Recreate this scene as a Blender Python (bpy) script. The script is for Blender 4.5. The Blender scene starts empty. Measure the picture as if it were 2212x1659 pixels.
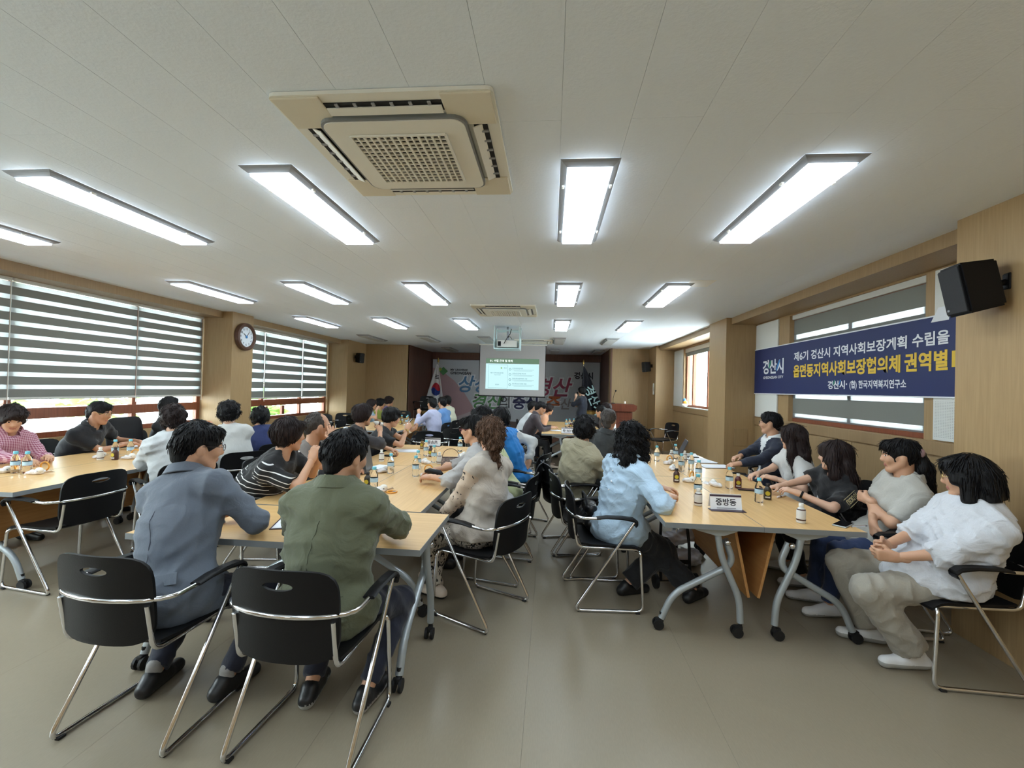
import bpy, bmesh, math, random
import numpy as np
from mathutils import Vector, Matrix

random.seed(7)
rng = np.random.RandomState(5)
scene = bpy.context.scene
COL = scene.collection
CE = 2.744            # ceiling height
# ------------------------------------------------------------------ camera
FPX, YAW, PITCH, ROLL, CAMZ = 957.7, .0871, .0098, .0256, 1.54
_f = Vector((-math.sin(YAW)*math.cos(PITCH), math.cos(YAW)*math.cos(PITCH), math.sin(PITCH)))
_r = Vector((math.cos(YAW), math.sin(YAW), 0))
_u = _r.cross(_f)
_rr = _r*math.cos(ROLL)+_u*math.sin(ROLL)
_uu = -_r*math.sin(ROLL)+_u*math.cos(ROLL)
cam_data = bpy.data.cameras.new('camera')
cam_data.sensor_width = 36.0
cam_data.lens = FPX/2212*36.0
cam_data.clip_start = .05
cam_data.clip_end = 200
cam = bpy.data.objects.new('camera', cam_data)
COL.objects.link(cam)
M = Matrix.Identity(4)
for i in range(3):
    M[i][0] = _rr[i]; M[i][1] = _uu[i]; M[i][2] = -_f[i]
M[2][3] = CAMZ
cam.matrix_world = M
scene.camera = cam
# ------------------------------------------------------------------ world, exposure
LAMP_STRENGTH = 12.0
SKY_STRENGTH = 16.0
scene.view_settings.view_transform = 'Standard'
scene.view_settings.look = 'None'
scene.view_settings.exposure = 0.6
scene.view_settings.gamma = 1.0
scene.view_settings.use_curve_mapping = False
cy = scene.cycles
cy.max_bounces = 7; cy.diffuse_bounces = 5; cy.glossy_bounces = 3; cy.transmission_bounces = 5; cy.transparent_max_bounces = 10
cy.caustics_reflective = False; cy.caustics_refractive = False
world = bpy.data.worlds.new('overcast_sky')
scene.world = world
world.use_nodes = True
wb = world.node_tree.nodes['Background']
wb.inputs[0].default_value = (.86, .94, 1.0, 1)
wb.inputs[1].default_value = SKY_STRENGTH

# ------------------------------------------------------------------ materials
MATS = {}
def node_mat(name):
    m = bpy.data.materials.new(name); m.use_nodes = True
    nt = m.node_tree
    return m, nt, nt.nodes['Principled BSDF']
def srgb(r, g, b):
    def c(v):
        v /= 255.
        return v/12.92 if v <= .04045 else ((v+.055)/1.055)**2.4
    return (c(r), c(g), c(b), 1)
def mat(name, col, rough=.55, metal=0., bump=0., bscale=60., stretch=(1, 1, 1), var=0., spec=None, sheen=0., detail=3.):
    """procedural material: base colour with noise variation and noise bump"""
    if name in MATS: return MATS[name]
    m, nt, b = node_mat(name)
    b.inputs['Base Color'].default_value = col
    b.inputs['Roughness'].default_value = rough
    b.inputs['Metallic'].default_value = metal
    if spec is not None: b.inputs['Specular IOR Level'].default_value = spec
    if sheen: b.inputs['Sheen Weight'].default_value = sheen
    if bump or var:
        tc = nt.nodes.new('ShaderNodeTexCoord'); mp = nt.nodes.new('ShaderNodeMapping')
        mp.inputs['Scale'].default_value = stretch
        nt.links.new(tc.outputs['Object'], mp.inputs[0])
        nz = nt.nodes.new('ShaderNodeTexNoise'); nz.inputs['Scale'].default_value = bscale
        nz.inputs['Detail'].default_value = detail
        nt.links.new(mp.outputs[0], nz.inputs['Vector'])
        if var:
            mx = nt.nodes.new('ShaderNodeMix'); mx.data_type = 'RGBA'
            mx.inputs[6].default_value = tuple(min(1, c*(1-var)) for c in col[:3])+(1,)
            mx.inputs[7].default_value = tuple(min(1, c*(1+var)) for c in col[:3])+(1,)
            nt.links.new(nz.outputs['Fac'], mx.inputs[0]); nt.links.new(mx.outputs[2], b.inputs['Base Color'])
        if bump:
            bp = nt.nodes.new('ShaderNodeBump'); bp.inputs['Strength'].default_value = min(1, bump)
            bp.inputs['Distance'].default_value = .004
            nt.links.new(nz.outputs['Fac'], bp.inputs['Height']); nt.links.new(bp.outputs[0], b.inputs['Normal'])
    MATS[name] = m
    return m
def emis(name, col, strength):
    if name in MATS: return MATS[name]
    m = bpy.data.materials.new(name); m.use_nodes = True
    nt = m.node_tree; nt.nodes.remove(nt.nodes['Principled BSDF'])
    e = nt.nodes.new('ShaderNodeEmission'); e.inputs[0].default_value = col; e.inputs[1].default_value = strength
    nt.links.new(e.outputs[0], nt.nodes['Material Output'].inputs[0])
    MATS[name] = m
    return m
def clear(name, col, rough=.02, ior=1.33):
    if name in MATS: return MATS[name]
    m, nt, b = node_mat(name)
    b.inputs['Base Color'].default_value = col
    b.inputs['Roughness'].default_value = rough
    b.inputs['IOR'].default_value = ior
    b.inputs['Transmission Weight'].default_value = 1.
    MATS[name] = m
    return m
def pane_mat(name, tint, gloss=.12):
    """thin window glass: mostly transparent, a little mirror"""
    if name in MATS: return MATS[name]
    m = bpy.data.materials.new(name); m.use_nodes = True
    nt = m.node_tree; nt.nodes.remove(nt.nodes['Principled BSDF'])
    t = nt.nodes.new('ShaderNodeBsdfTransparent'); t.inputs[0].default_value = tint
    g = nt.nodes.new('ShaderNodeBsdfGlossy'); g.inputs['Roughness'].default_value = .02
    mx = nt.nodes.new('ShaderNodeMixShader'); mx.inputs[0].default_value = gloss
    nt.links.new(t.outputs[0], mx.inputs[1]); nt.links.new(g.outputs[0], mx.inputs[2])
    nt.links.new(mx.outputs[0], nt.nodes['Material Output'].inputs[0])
    MATS[name] = m
    return m
def sheer_mat(name, col, through=.5, transl=.6):
    if name in MATS: return MATS[name]
    m = bpy.data.materials.new(name); m.use_nodes = True
    nt = m.node_tree; nt.nodes.remove(nt.nodes['Principled BSDF'])
    t = nt.nodes.new('ShaderNodeBsdfTransparent'); t.inputs[0].default_value = (1, 1, 1, 1)
    d = nt.nodes.new('ShaderNodeBsdfDiffuse'); d.inputs[0].default_value = col
    tr = nt.nodes.new('ShaderNodeBsdfTranslucent'); tr.inputs[0].default_value = col
    m1 = nt.nodes.new('ShaderNodeMixShader'); m1.inputs[0].default_value = transl
    nt.links.new(d.outputs[0], m1.inputs[1]); nt.links.new(tr.outputs[0], m1.inputs[2])
    m2 = nt.nodes.new('ShaderNodeMixShader'); m2.inputs[0].default_value = 1-through
    nt.links.new(t.outputs[0], m2.inputs[1]); nt.links.new(m1.outputs[0], m2.inputs[2])
    nt.links.new(m2.outputs[0], nt.nodes['Material Output'].inputs[0])
    MATS[name] = m
    return m
def wood_mat(name, dark, light, scale=(22, 22, 1.2), rough=.45, coat=0., nscale=2.2):
    if name in MATS: return MATS[name]
    m, nt, b = node_mat(name)
    tc = nt.nodes.new('ShaderNodeTexCoord'); mp = nt.nodes.new('ShaderNodeMapping')
    mp.inputs['Scale'].default_value = scale
    nt.links.new(tc.outputs['Object'], mp.inputs[0])
    n1 = nt.nodes.new('ShaderNodeTexNoise'); n1.inputs['Scale'].default_value = nscale
    n1.inputs['Detail'].default_value = 6; n1.inputs['Distortion'].default_value = .4
    nt.links.new(mp.outputs[0], n1.inputs['Vector'])
    cr = nt.nodes.new('ShaderNodeValToRGB')
    cr.color_ramp.elements[0].position = .3; cr.color_ramp.elements[0].color = dark
    cr.color_ramp.elements[1].position = .72; cr.color_ramp.elements[1].color = light
    nt.links.new(n1.outputs['Fac'], cr.inputs[0]); nt.links.new(cr.outputs[0], b.inputs['Base Color'])
    b.inputs['Roughness'].default_value = rough
    if coat:
        b.inputs['Coat Weight'].default_value = coat; b.inputs['Coat Roughness'].default_value = .12
    MATS[name] = m
    return m

M_wall = wood_mat('tan_wood_wallpaper', srgb(157, 128, 89), srgb(170, 141, 100), (40, 40, 1.6), .5)
M_panel = wood_mat('tan_wood_panel', srgb(153, 126, 88), srgb(165, 137, 98), (40, 40, 1.6), .5)
M_trim = wood_mat('tan_wood_trim', srgb(147, 120, 85), srgb(160, 132, 95), (40, 40, 1.6), .5)
M_top = wood_mat('beech_laminate', srgb(210, 168, 110), srgb(224, 184, 126), (1.3, 26, 20), .40, .06, 1.6)
M_modesty = wood_mat('modesty_laminate', srgb(180, 128, 74), srgb(196, 146, 90), (1.3, 26, 20), .4)
M_brown = wood_mat('redbrown_window_frame', srgb(122, 66, 42), srgb(142, 80, 52), (20, 20, 1.5), .38)
M_podium = wood_mat('red_brown_varnish', srgb(80, 38, 25), srgb(100, 52, 35), (16, 16, 1.2), .3, .3)
M_stage = wood_mat('dark_stage_wood', srgb(92, 60, 46), srgb(112, 74, 56), (12, 12, 1.2), .5)
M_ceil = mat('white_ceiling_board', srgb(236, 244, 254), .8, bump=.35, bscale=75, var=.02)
M_floor = mat('grey_beige_vinyl', srgb(143, 132, 113), .36, bump=.08, bscale=30, stretch=(6, 1, 1), var=.10)
M_white = mat('white_plastic', srgb(232, 230, 222), .45, bump=.03, bscale=90)
M_cream = mat('aged_cream_plastic', srgb(236, 234, 224), .5, var=.05, bscale=4)
M_creamd = mat('yellowed_plastic', srgb(226, 218, 198), .5, var=.06, bscale=4)
M_black = mat('black_plastic', srgb(16, 16, 18), .46, bump=.12, bscale=240, spec=.25)
M_blackfab = mat('black_fabric', srgb(22, 22, 25), .85, bump=.3, bscale=300)
M_rub = mat('black_rubber', srgb(18, 18, 19), .6, bump=.1, bscale=150)
M_chrome = mat('chrome_tube', (.72, .72, .73, 1), .14, 1., bump=.015, bscale=8)
M_silver = mat('silver_painted_steel', srgb(172, 180, 184), .34, .35, bump=.03, bscale=120)
M_greyedge = mat('grey_edge_band', srgb(132, 136, 138), .45, bump=.03, bscale=120)
M_dark = mat('dark_void', srgb(22, 22, 24), .8, bump=.05, bscale=80)
M_lampframe = mat('lamp_frame_grey', srgb(150, 152, 156), .5, bump=.03, bscale=90)
M_lamp = emis('lit_lamp_diffuser', (.77, .90, 1.0, 1), LAMP_STRENGTH)
M_lampoff = mat('unlit_lamp_diffuser', srgb(196, 198, 198), .5, bump=.03, bscale=90)
M_opaqueband = sheer_mat('grey_blind_fabric', srgb(136, 136, 130), 0., .13)
M_sheer = sheer_mat('sheer_blind_fabric', (.44, .46, .46, 1), .09)
M_rail = mat('blind_rail_white', srgb(206, 204, 196), .45, bump=.02, bscale=90)
M_glass = pane_mat('window_glass', (.93, .97, .96, 1))
M_paper = mat('white_paper', srgb(236, 238, 242), .7, bump=.05, bscale=40)
M_navy = mat('navy_banner_vinyl', srgb(30, 42, 92), .55, bump=.12, bscale=5, var=.06)
M_wtext = mat('white_print', srgb(232, 234, 238), .6, var=.02)
M_ytext = mat('yellow_print', srgb(228, 190, 66), .6, var=.02)
M_gtext = mat('green_print', srgb(64, 148, 120), .6, var=.02)
M_btext = mat('blue_print', srgb(62, 130, 196), .6, var=.02)
M_ktext = mat('dark_print', srgb(36, 34, 44), .6, var=.02)
M_plum = mat('plum_card', srgb(56, 40, 58), .4, var=.03)

# ------------------------------------------------------------------ objects
def tag(o, label=None, cat=None, group=None, kind=None):
    if label: o['label'] = label
    if cat: o['category'] = cat
    if group: o['group'] = group
    if kind: o['kind'] = kind
    return o
def empty(name, loc=(0, 0, 0), rz=0., label=None, cat=None, group=None, kind=None):
    o = bpy.data.objects.new(name, None); COL.objects.link(o)
    o.empty_display_size = .1
    o.location = loc; o.rotation_euler = (0, 0, rz)
    return tag(o, label, cat, group, kind)
def link_mesh(name, me, parent=None, loc=None, rot=None):
    o = bpy.data.objects.new(name, me); COL.objects.link(o)
    if parent is not None: o.parent = parent
    if loc is not None: o.location = loc
    if rot is not None: o.rotation_euler = rot
    return o
def children_of(o): return [c for c in KIDS.get(o.name, [])]
def copy_tree(o, parent=None):
    c = o.copy(); COL.objects.link(c); c.parent = parent
    for ch in list(o.children): copy_tree(ch, c)
    return c

def fillet(pts, r=.05, n=5):
    """round the inner corners of a polyline"""
    pts = [Vector(p) for p in pts]
    out = [pts[0]]
    for i in range(1, len(pts)-1):
        a, b, c = pts[i-1], pts[i], pts[i+1]
        d1 = (a-b); d2 = (c-b)
        rr = min(r, d1.length*.48, d2.length*.48)
        p1 = b+d1.normalized()*rr; p2 = b+d2.normalized()*rr
        for k in range(n+1):
            t = k/n
            out.append(p1*(1-t)**2+b*2*t*(1-t)+p2*t*t)
    out.append(pts[-1])
    return out

class MB:
    """collects boxes, tubes, lathes into one mesh"""
    def __init__(s): s.v = []; s.f = []; s.m = []; s.mats = []; s.cur = 0
    def mat(s, m):
        if m not in s.mats: s.mats.append(m)
        s.cur = s.mats.index(m); return s
    def add(s, vs, fs, M=None):
        o = len(s.v)
        if M is not None: vs = [M @ Vector(v) for v in vs]
        s.v += [tuple(v) for v in vs]
        for f in fs: s.f.append(tuple(i+o for i in f)); s.m.append(s.cur)
        return s
    def box(s, c, d, M=None, bev=0.):
        x, y, z = c; a, b, e = d[0]/2, d[1]/2, d[2]/2
        if bev <= 0:
            vs = [(x+i*a, y+j*b, z+k*e) for i in (-1, 1) for j in (-1, 1) for k in (-1, 1)]
            fs = [(0, 1, 3, 2), (4, 6, 7, 5), (0, 4, 5, 1), (2, 3, 7, 6), (0, 2, 6, 4), (1, 5, 7, 3)]
            return s.add(vs, fs, M)
        bm = bmesh.new(); bmesh.ops.create_cube(bm, size=1)
        for v in bm.verts: v.co = Vector((v.co.x*d[0], v.co.y*d[1], v.co.z*d[2]))
        bmesh.ops.bevel(bm, geom=bm.edges[:], offset=min(bev, min(d)*.45), segments=2, affect='EDGES', profile=.6)
        bm.verts.index_update()
        vs = [tuple(v.co+Vector(c)) for v in bm.verts]; fs = [[v.index for v in f.verts] for f in bm.faces]
        bm.free()
        return s.add(vs, fs, M)
    def tube(s, pts, r, n=8, M=None, caps=True, closed=False):
        pts = [Vector(p) for p in pts]; N = len(pts)
        rs = r if isinstance(r, (list, tuple)) else [r]*N
        vs = []; fs = []
        prev = None
        for i, p in enumerate(pts):
            if closed: t = pts[(i+1) % N]-pts[i-1]
            else: t = pts[min(i+1, N-1)]-pts[max(i-1, 0)]
            t = t.normalized() if t.length > 1e-9 else Vector((0, 0, 1))
            if prev is None:
                a = Vector((0, 0, 1)) if abs(t.z) < .9 else Vector((1, 0, 0))
                u = t.cross(a).normalized()
            else:
                u = prev-t*prev.dot(t)
                u = u.normalized() if u.length > 1e-6 else t.orthogonal().normalized()
            prev = u; w = t.cross(u)
            for k in range(n):
                a = 2*math.pi*k/n
                vs.append(p+(u*math.cos(a)+w*math.sin(a))*rs[i])
        for i in range(N if closed else N-1):
            j = (i+1) % N
            for k in range(n):
                k2 = (k+1) % n
                fs.append((i*n+k, i*n+k2, j*n+k2, j*n+k))
        if caps and not closed:
            fs.append(tuple(range(n-1, -1, -1))); fs.append(tuple((N-1)*n+k for k in range(n)))
        return s.add(vs, fs, M)
    def lathe(s, prof, n=16, M=None, c=(0, 0, 0), caps=True):
        vs = []; fs = []
        for r, z in prof:
            for k in range(n):
                a = 2*math.pi*k/n
                vs.append((c[0]+r*math.cos(a), c[1]+r*math.sin(a), c[2]+z))
        P = len(prof)
        for i in range(P-1):
            for k in range(n):
                k2 = (k+1) % n
                fs.append((i*n+k, i*n+k2, (i+1)*n+k2, (i+1)*n+k))
        if caps: fs.append(tuple(range(n-1, -1, -1))); fs.append(tuple((P-1)*n+k for k in range(n)))
        return s.add(vs, fs, M)
    def prism(s, poly, z0, z1, M=None):
        n = len(poly)
        vs = [(p[0], p[1], z0) for p in poly]+[(p[0], p[1], z1) for p in poly]
        fs = [tuple(range(n-1, -1, -1)), tuple(range(n, 2*n))]
        for i in range(n):
            j = (i+1) % n; fs.append((i, j, n+j, n+i))
        return s.add(vs, fs, M)
    def quad(s, a, b, c, d, M=None): return s.add([a, b, c, d], [(0, 1, 2, 3)], M)
    def sphere(s, c, r, n=12, m=8, M=None):
        rx, ry, rz = r if isinstance(r, (tuple, list)) else (r, r, r)
        vs = [(c[0], c[1], c[2]-rz)]; fs = []
        for i in range(1, m):
            t = math.pi*i/m-math.pi/2
            for k in range(n):
                a = 2*math.pi*k/n
                vs.append((c[0]+rx*math.cos(t)*math.cos(a), c[1]+ry*math.cos(t)*math.sin(a), c[2]+rz*math.sin(t)))
        vs.append((c[0], c[1], c[2]+rz)); top = len(vs)-1
        for k in range(n):
            k2 = (k+1) % n
            fs.append((0, 1+k2, 1+k)); fs.append((top, 1+(m-2)*n+k, 1+(m-2)*n+k2))
            for i in range(m-2):
                fs.append((1+i*n+k, 1+i*n+k2, 1+(i+1)*n+k2, 1+(i+1)*n+k))
        return s.add(vs, fs, M)
    def mesh(s, name, mats=None, smooth=None):
        me = bpy.data.meshes.new(name); me.from_pydata(s.v, [], s.f)
        ms = s.mats if s.mats else []
        if mats is not None: ms = mats if isinstance(mats, list) else [mats]
        for m in ms: me.materials.append(m)
        if len(ms) > 1: me.polygons.foreach_set('material_index', s.m)
        if smooth is not None:
            me.polygons.foreach_set('use_smooth', [True]*len(me.polygons))
            if smooth < 180: me.set_sharp_from_angle(angle=math.radians(smooth))
        me.update()
        return me
    def build(s, name, m=None, parent=None, loc=None, rot=None, smooth=None):
        return link_mesh(name, s.mesh(name, m, smooth), parent, loc, rot)

def text_mesh(txt, size, bold=0., align='LEFT', shear=0., extrude=0., width=1.):
    cu = bpy.data.curves.new('txt', 'FONT'); cu.body = txt; cu.size = size; cu.offset = bold
    cu.align_x = align; cu.shear = shear; cu.extrude = extrude; cu.resolution_u = 3
    o = bpy.data.objects.new('txt', cu); COL.objects.link(o)
    dg = bpy.context.evaluated_depsgraph_get(); dg.update()
    me = bpy.data.meshes.new_from_object(o.evaluated_get(dg))
    bpy.data.objects.remove(o); bpy.data.curves.remove(cu)
    if width != 1.:
        for v in me.vertices: v.co.x *= width
    return me
def lettering(txt, size, m, M, parent, bold=0., align='LEFT', shear=0., fit=None, name='lettering', extrude=0.):
    me = text_mesh(txt, size, bold, align, shear, extrude)
    if fit:
        xs = [v.co.x for v in me.vertices]
        w = max(xs)-min(xs); k = fit/w; x0 = min(xs) if align == 'LEFT' else 0
        for v in me.vertices: v.co.x = (v.co.x-x0)*k
    me.materials.clear(); me.materials.append(m)
    o = bpy.data.objects.new(name, me); COL.objects.link(o)
    o.parent = parent; o.matrix_local = M
    return o
def frameM(origin, xdir, ydir):
    x = Vector(xdir).normalized(); y = Vector(ydir); y = (y-x*y.dot(x)).normalized(); z = x.cross(y)
    m = Matrix.Identity(4)
    for i in range(3):
        m[i][0] = x[i]; m[i][1] = y[i]; m[i][2] = z[i]; m[i][3] = origin[i]
    return m
# ================================================================== ROOM
XL, XR = -5.68, 2.83          # lintel planes (left, right)
WL, WR = -6.0, 3.22           # recessed wall planes
Y0, YB, YS = -3.4, 12.75, 15.35   # rear wall, front wall, back of the stage
def struct(name, loc=(0, 0, 0)):
    return empty(name, loc, kind='structure')

# floor: vinyl sheets laid side by side
fl = struct('floor')
MB().box((-1.4, 6.0, -.06), (11., 19.4, .1)).build('subfloor', M_floor, fl)
xs = [-6.3, -5.45, -4.55, -3.65, -2.78, -1.88, -.98, -.085, .815, 1.715, 2.615, 3.6]
for a, b in zip(xs[:-1], xs[1:]):
    MB().box(((a+b)/2, 6.0, -.005), (b-a-.0006, 19.2, .01), bev=.0004).build('vinyl_sheet', M_floor, fl)

# ceiling: boards 0.308 m wide, staggered
ce = struct('ceiling')
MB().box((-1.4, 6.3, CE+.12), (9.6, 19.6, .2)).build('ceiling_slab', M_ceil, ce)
bw, bl = .308, 1.86
board = {}
def board_mesh(w, l):
    k = (round(w, 3), round(l, 3))
    if k not in board:
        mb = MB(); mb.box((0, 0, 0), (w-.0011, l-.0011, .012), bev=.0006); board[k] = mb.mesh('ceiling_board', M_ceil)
    return board[k]
x = .018-bw*19
ci = 0
while x < 2.86:
    w = min(bw, 2.86-x)
    y = Y0-(.93 if ci % 2 else 0)-.2
    while y < 16:
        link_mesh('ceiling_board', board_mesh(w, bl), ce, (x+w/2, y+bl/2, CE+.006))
        y += bl
    x += bw; ci += 1
# patched pale board by the right lamps
MB().box((1.60, 5.02, CE-.001), (.26, .30, .004)).build('ceiling_patch', mat('pale_patch', srgb(236, 236, 232), .7, var=.02), ce)

# ---- walls
def slab(mb, a, b):
    c = [(p+q)/2 for p, q in zip(a, b)]; d = [abs(q-p) for p, q in zip(a, b)]
    return mb.box(c, d)
wl = struct('wall_left')
mb = MB()
slab(mb, (WL-.25, Y0, 0), (WL, 7.22, .80)); slab(mb, (WL-.25, 7.75, 0), (WL, 12.9, .74))   # under the windows
slab(mb, (WL-.25, Y0, 2.68), (WL, 12.9, CE+.02))
slab(mb, (WL-.25, 11.5, 0), (WL, 12.9, CE)); slab(mb, (WL-.25, Y0, 0), (WL, -1.6, CE))
mb.build('wall_face', M_wall, wl)
MB().box(((WL+XL)/2, 4.65, (2.635+CE)/2+.01), (XL-WL, 16.1, CE-2.635+.02)).build('lintel', M_trim, wl)
for (a, b, xf) in ((7.2, 7.74, -5.5), (11.56, 12.75, -5.49), (-1.2, -.6, -5.5)):
    MB().box(((WL-.1+xf)/2, (a+b)/2, CE/2), (xf-WL+.1, b-a, CE)).build('pillar', M_wall, wl)
wr = struct('wall_right')
mb = MB()
slab(mb, (WR, 3.1, 0), (WR+.3, 7.4, 1.19)); slab(mb, (WR, 3.1, 2.62), (WR+.3, 7.4, CE+.02))
slab(mb, (WR, 3.1, 1.19), (WR+.3, 4.13, 2.62)); slab(mb, (WR, 6.33, 1.19), (WR+.3, 7.4, 2.62))
slab(mb, (WR, 7.9, 0), (WR+.3, 12.0, 1.19)); slab(mb, (WR, 7.9, 2.6), (WR+.3, 12.0, CE+.02))
slab(mb, (WR, 7.9, 1.19), (WR+.3, 8.5, 2.6)); slab(mb, (WR, 11.1, 1.19), (WR+.3, 12.0, 2.6))
mb.build('wall_face', M_wall, wr)
MB().box(((WR+XR)/2, 7.5, (2.64+CE)/2+.01), (WR-XR, 8.9, CE-2.64+.02)).build('lintel', M_trim, wr)
for (a, b, xf) in ((Y0, 3.22, 2.70), (7.28, 8.02, 2.75), (11.92, 13., 2.74)):
    MB().box(((WR+.2+xf)/2, (a+b)/2, CE/2), (WR+.2-xf, b-a, CE)).build('pillar', M_wall, wr)
# dado boards with grooves on the right wall, one by one
ys = [3.23, 3.80, 4.40, 5.02, 5.10, 5.86, 6.5, 7.27]
for a, b in zip(ys[:-1], ys[1:]):
    MB().box((WR-.008, (a+b)/2, .565), (.016, b-a-.008, .985), bev=.003).build('dado_panel', M_panel, wr)
MB().box((WR-.012, 5.25, 1.13), (.024, 4.04, .115), bev=.004).build('sill_rail', M_trim, wr)
ys = [8.03, 8.8, 9.6, 10.4, 11.2, 11.91]
for a, b in zip(ys[:-1], ys[1:]):
    MB().box((WR-.008, (a+b)/2, .565), (.016, b-a-.006, .985), bev=.003).build('dado_panel', M_panel, wr)
MB().box((WR-.012, 9.97, 1.13), (.024, 3.88, .115), bev=.004).build('sill_rail', M_trim, wr)
MB().box((WR+.05, 9.8, 1.196), (.14, 2.6, .02)).build('sill_board', mat('pale_sill', srgb(226, 228, 226), .4, var=.02), wr)
# access hatch on the pillar's near face
MB().box((3.0, 7.276, .86), (.2, .012, .27), bev=.003).build('hatch_panel', M_panel, wr)
# white perforated acoustic boards
M_acou = mat('white_acoustic_board', srgb(222, 222, 216), .8, bump=.9, bscale=130)
for (a, b, z0, z1) in ((6.60, 7.27, 1.20, 2.62), (3.23, 4.015, 1.20, 2.62), (11.16, 11.9, 1.20, 2.60)):
    MB().box((WR-.01, (a+b)/2, (z0+z1)/2), (.02, b-a, z1-z0), bev=.003).build('acoustic_board', M_acou, wr)
    if a < 5:   # rows of perforations as small flat dots, hole shade put into their grey
        mb = MB()
        for i in range(13):
            for j in range(24):
                mb.box((WR-.0205, 3.80+i*.016, 1.23+j*.0125), (.001, .006, .0035))
        mb.build('perforation_shade', mat('perforation_shadow', srgb(150, 150, 146), .8, var=.02), wr)['kind'] = 'stuff'
# rear wall behind the camera
wb_ = struct('wall_back')
MB().box((-1.5, Y0-.1, CE/2), (9.6, .2, CE)).build('wall_face', M_wall, wb_)
# front walls either side of the stage
wf = struct('wall_front_left', (-4.93, YB+.1, 0))
MB().box((0, 0, CE/2), (1.5, .2, CE)).build('wall_face', M_wall, wf)
wf = struct('wall_front_right', (2.28, YB+.15, 0))
MB().box((0, 0, CE/2), (1.24, .2, CE)).build('wall_face', M_wall, wf)
for sx_, nm in ((-4.19, 'wall_stage_left'), (1.70, 'wall_stage_right')):
    wf = struct(nm, (sx_, 14.1, 0))
    MB().box((0, 0, CE/2), (.04, 2.7, CE)).build('wall_face', M_stage, wf)
wf = struct('wall_stage_back', (-1.4, YS+.1, 0))
MB().box((0, 0, CE/2), (8., .2, CE)).build('wall_face', mat('grey_stage_wall', srgb(150, 150, 158), .8, var=.04, bscale=8), wf)
MB().box((.15, -.16, 2.62), (5.9, .1, .24)).build('stage_header', M_stage, wf)
wf = struct('floor_stage', (-1.25, 13.8, 0))
MB().box((0, -.6, .19), (5.86, 1.0, .38)).build('stage_step', M_stage, wf)
MB().box((0, .5, .2), (5.86, 2.1, .40)).build('stage_deck', M_stage, wf)
# skirting
bb = struct('baseboard_right')
MB().box((WR-.02, 9.97, .04), (.01, 3.88, .08)).build('skirting', M_greyedge, bb)
MB().box((WR-.02, 5.25, .04), (.01, 4.0, .08)).build('skirting', M_greyedge, bb)

# ---- windows
def window(name, x, side, y0, y1, z0, z1, muls, rail=None, small=None, glazed=True):
    """wood framed window in the plane x; muls: mullion y positions; rail: height of the transom"""
    w = struct(name, (x, (y0+y1)/2, z0))
    yc = (y0+y1)/2
    t = .07
    o = side*.09
    for yy in [y0+t/2]+list(muls)+[y1-t/2]:
        MB().box((o, yy-yc, (z1-z0)/2), (.07, t, z1-z0), bev=.006).build('mullion', M_brown, w)
    bars = [(t/2, t), (z1-z0-t/2, t)]
    if rail: bars.append((rail[0]-z0, rail[1]))
    for zz, h in bars:
        MB().box((o, 0, zz), (.08, y1-y0, h), bev=.006).build('frame_rail', M_brown, w)
    yy = [y0+t]+[q for m in muls for q in (m-t/2, m+t/2)]+[y1-t]
    for a, b in zip(yy[0::2], yy[1::2]):
        zz = [z0+t, z1-t] if not rail else [z0+t, rail[0]-rail[1]/2, rail[0]+rail[1]/2, z1-t]
        for c, d in zip(zz[0::2], zz[1::2]):
            MB().box((o, (a+b)/2-yc, (c+d)/2-z0), (.006, b-a, d-c)).build('pane', M_glass, w)
    return w
w1 = window('window_1', WL, -1, -1.6, 7.19, .80, 2.68, [.0, 1.5, 2.95, 4.46, 5.98], (1.10, .13))
w2 = window('window_2', WL, -1, 7.75, 11.5, .74, 2.68, [8.87, 10.3], (1.10, .14))
for (a, b, c) in ((8.97, 10.2, 9.56),):     # small awning casements under the transom
    MB().box((-.06, (a+b)/2-(7.75+11.5)/2, .18), (.05, .09, .2), bev=.004).build('casement_stile', M_brown, w2)
    MB().box((-.06, a+.03-(7.75+11.5)/2, .18), (.05, .06, .2), bev=.004).build('casement_stile', M_brown, w2)
w3 = window('window_3', WR, 1, 4.14, 6.32, 1.19, 2.62, [5.18], None)
w4 = window('window_4', WR, 1, 8.5, 11.1, 1.19, 2.6, [9.62, 10.6], None)

# ---- zebra roller blinds
def blind(x, side, y0, y1, ztop, zbot, n, label, group, op=.64, first_sheer=True, rail=True, chain=True):
    b = empty('roller_blind', (x, (y0+y1)/2, ztop), 0, label, 'blind', group)
    w = y1-y0-.003
    MB().box((0, 0, -.035), (.06, w, .07), bev=.012).build('headrail', M_rail, b)
    zt = ztop-.075; H = zt-zbot-(.03 if rail else 0)
    p = H/n
    for i in range(n):
        zs = zt-i*p
        hs = p*(1-op)
        if not first_sheer: zs -= p*op
        MB().box((0, 0, zs-hs/2), (.0015, w, hs)).build('sheer_band', M_sheer, b)
        zo = zt-i*p-hs if first_sheer else zt-i*p
        MB().box((0, 0, zo-p*op/2), (.003, w, p*op)).build('opaque_band', M_opaqueband, b)
    for o in b.children:
        if 'band' in o.name or 'rail' in o.name: o.location = (0, 0, 0)
    # bands were built in absolute heights: bring them to the rail
    for o in b.children:
        if 'band' in o.name: o.location.z = -ztop
    if rail: MB().box((0, 0, zbot+.015-ztop), (.022, w, .03), bev=.006).build('bottom_rail', M_rail, b)
    if chain:
        MB().tube([(-side*.03, w/2-.015, -.05), (-side*.03, w/2-.015, zbot-.06-ztop)], .004, 5).build('pull_cord', M_rail, b)
    return b
XBL = WL-.03
g = 'striped roller blinds on the left windows'
blind(XBL, -1, 1.45, 2.93, 2.665, 1.265, 9, 'striped roller blind hanging farthest from the wall clock', g)
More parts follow.
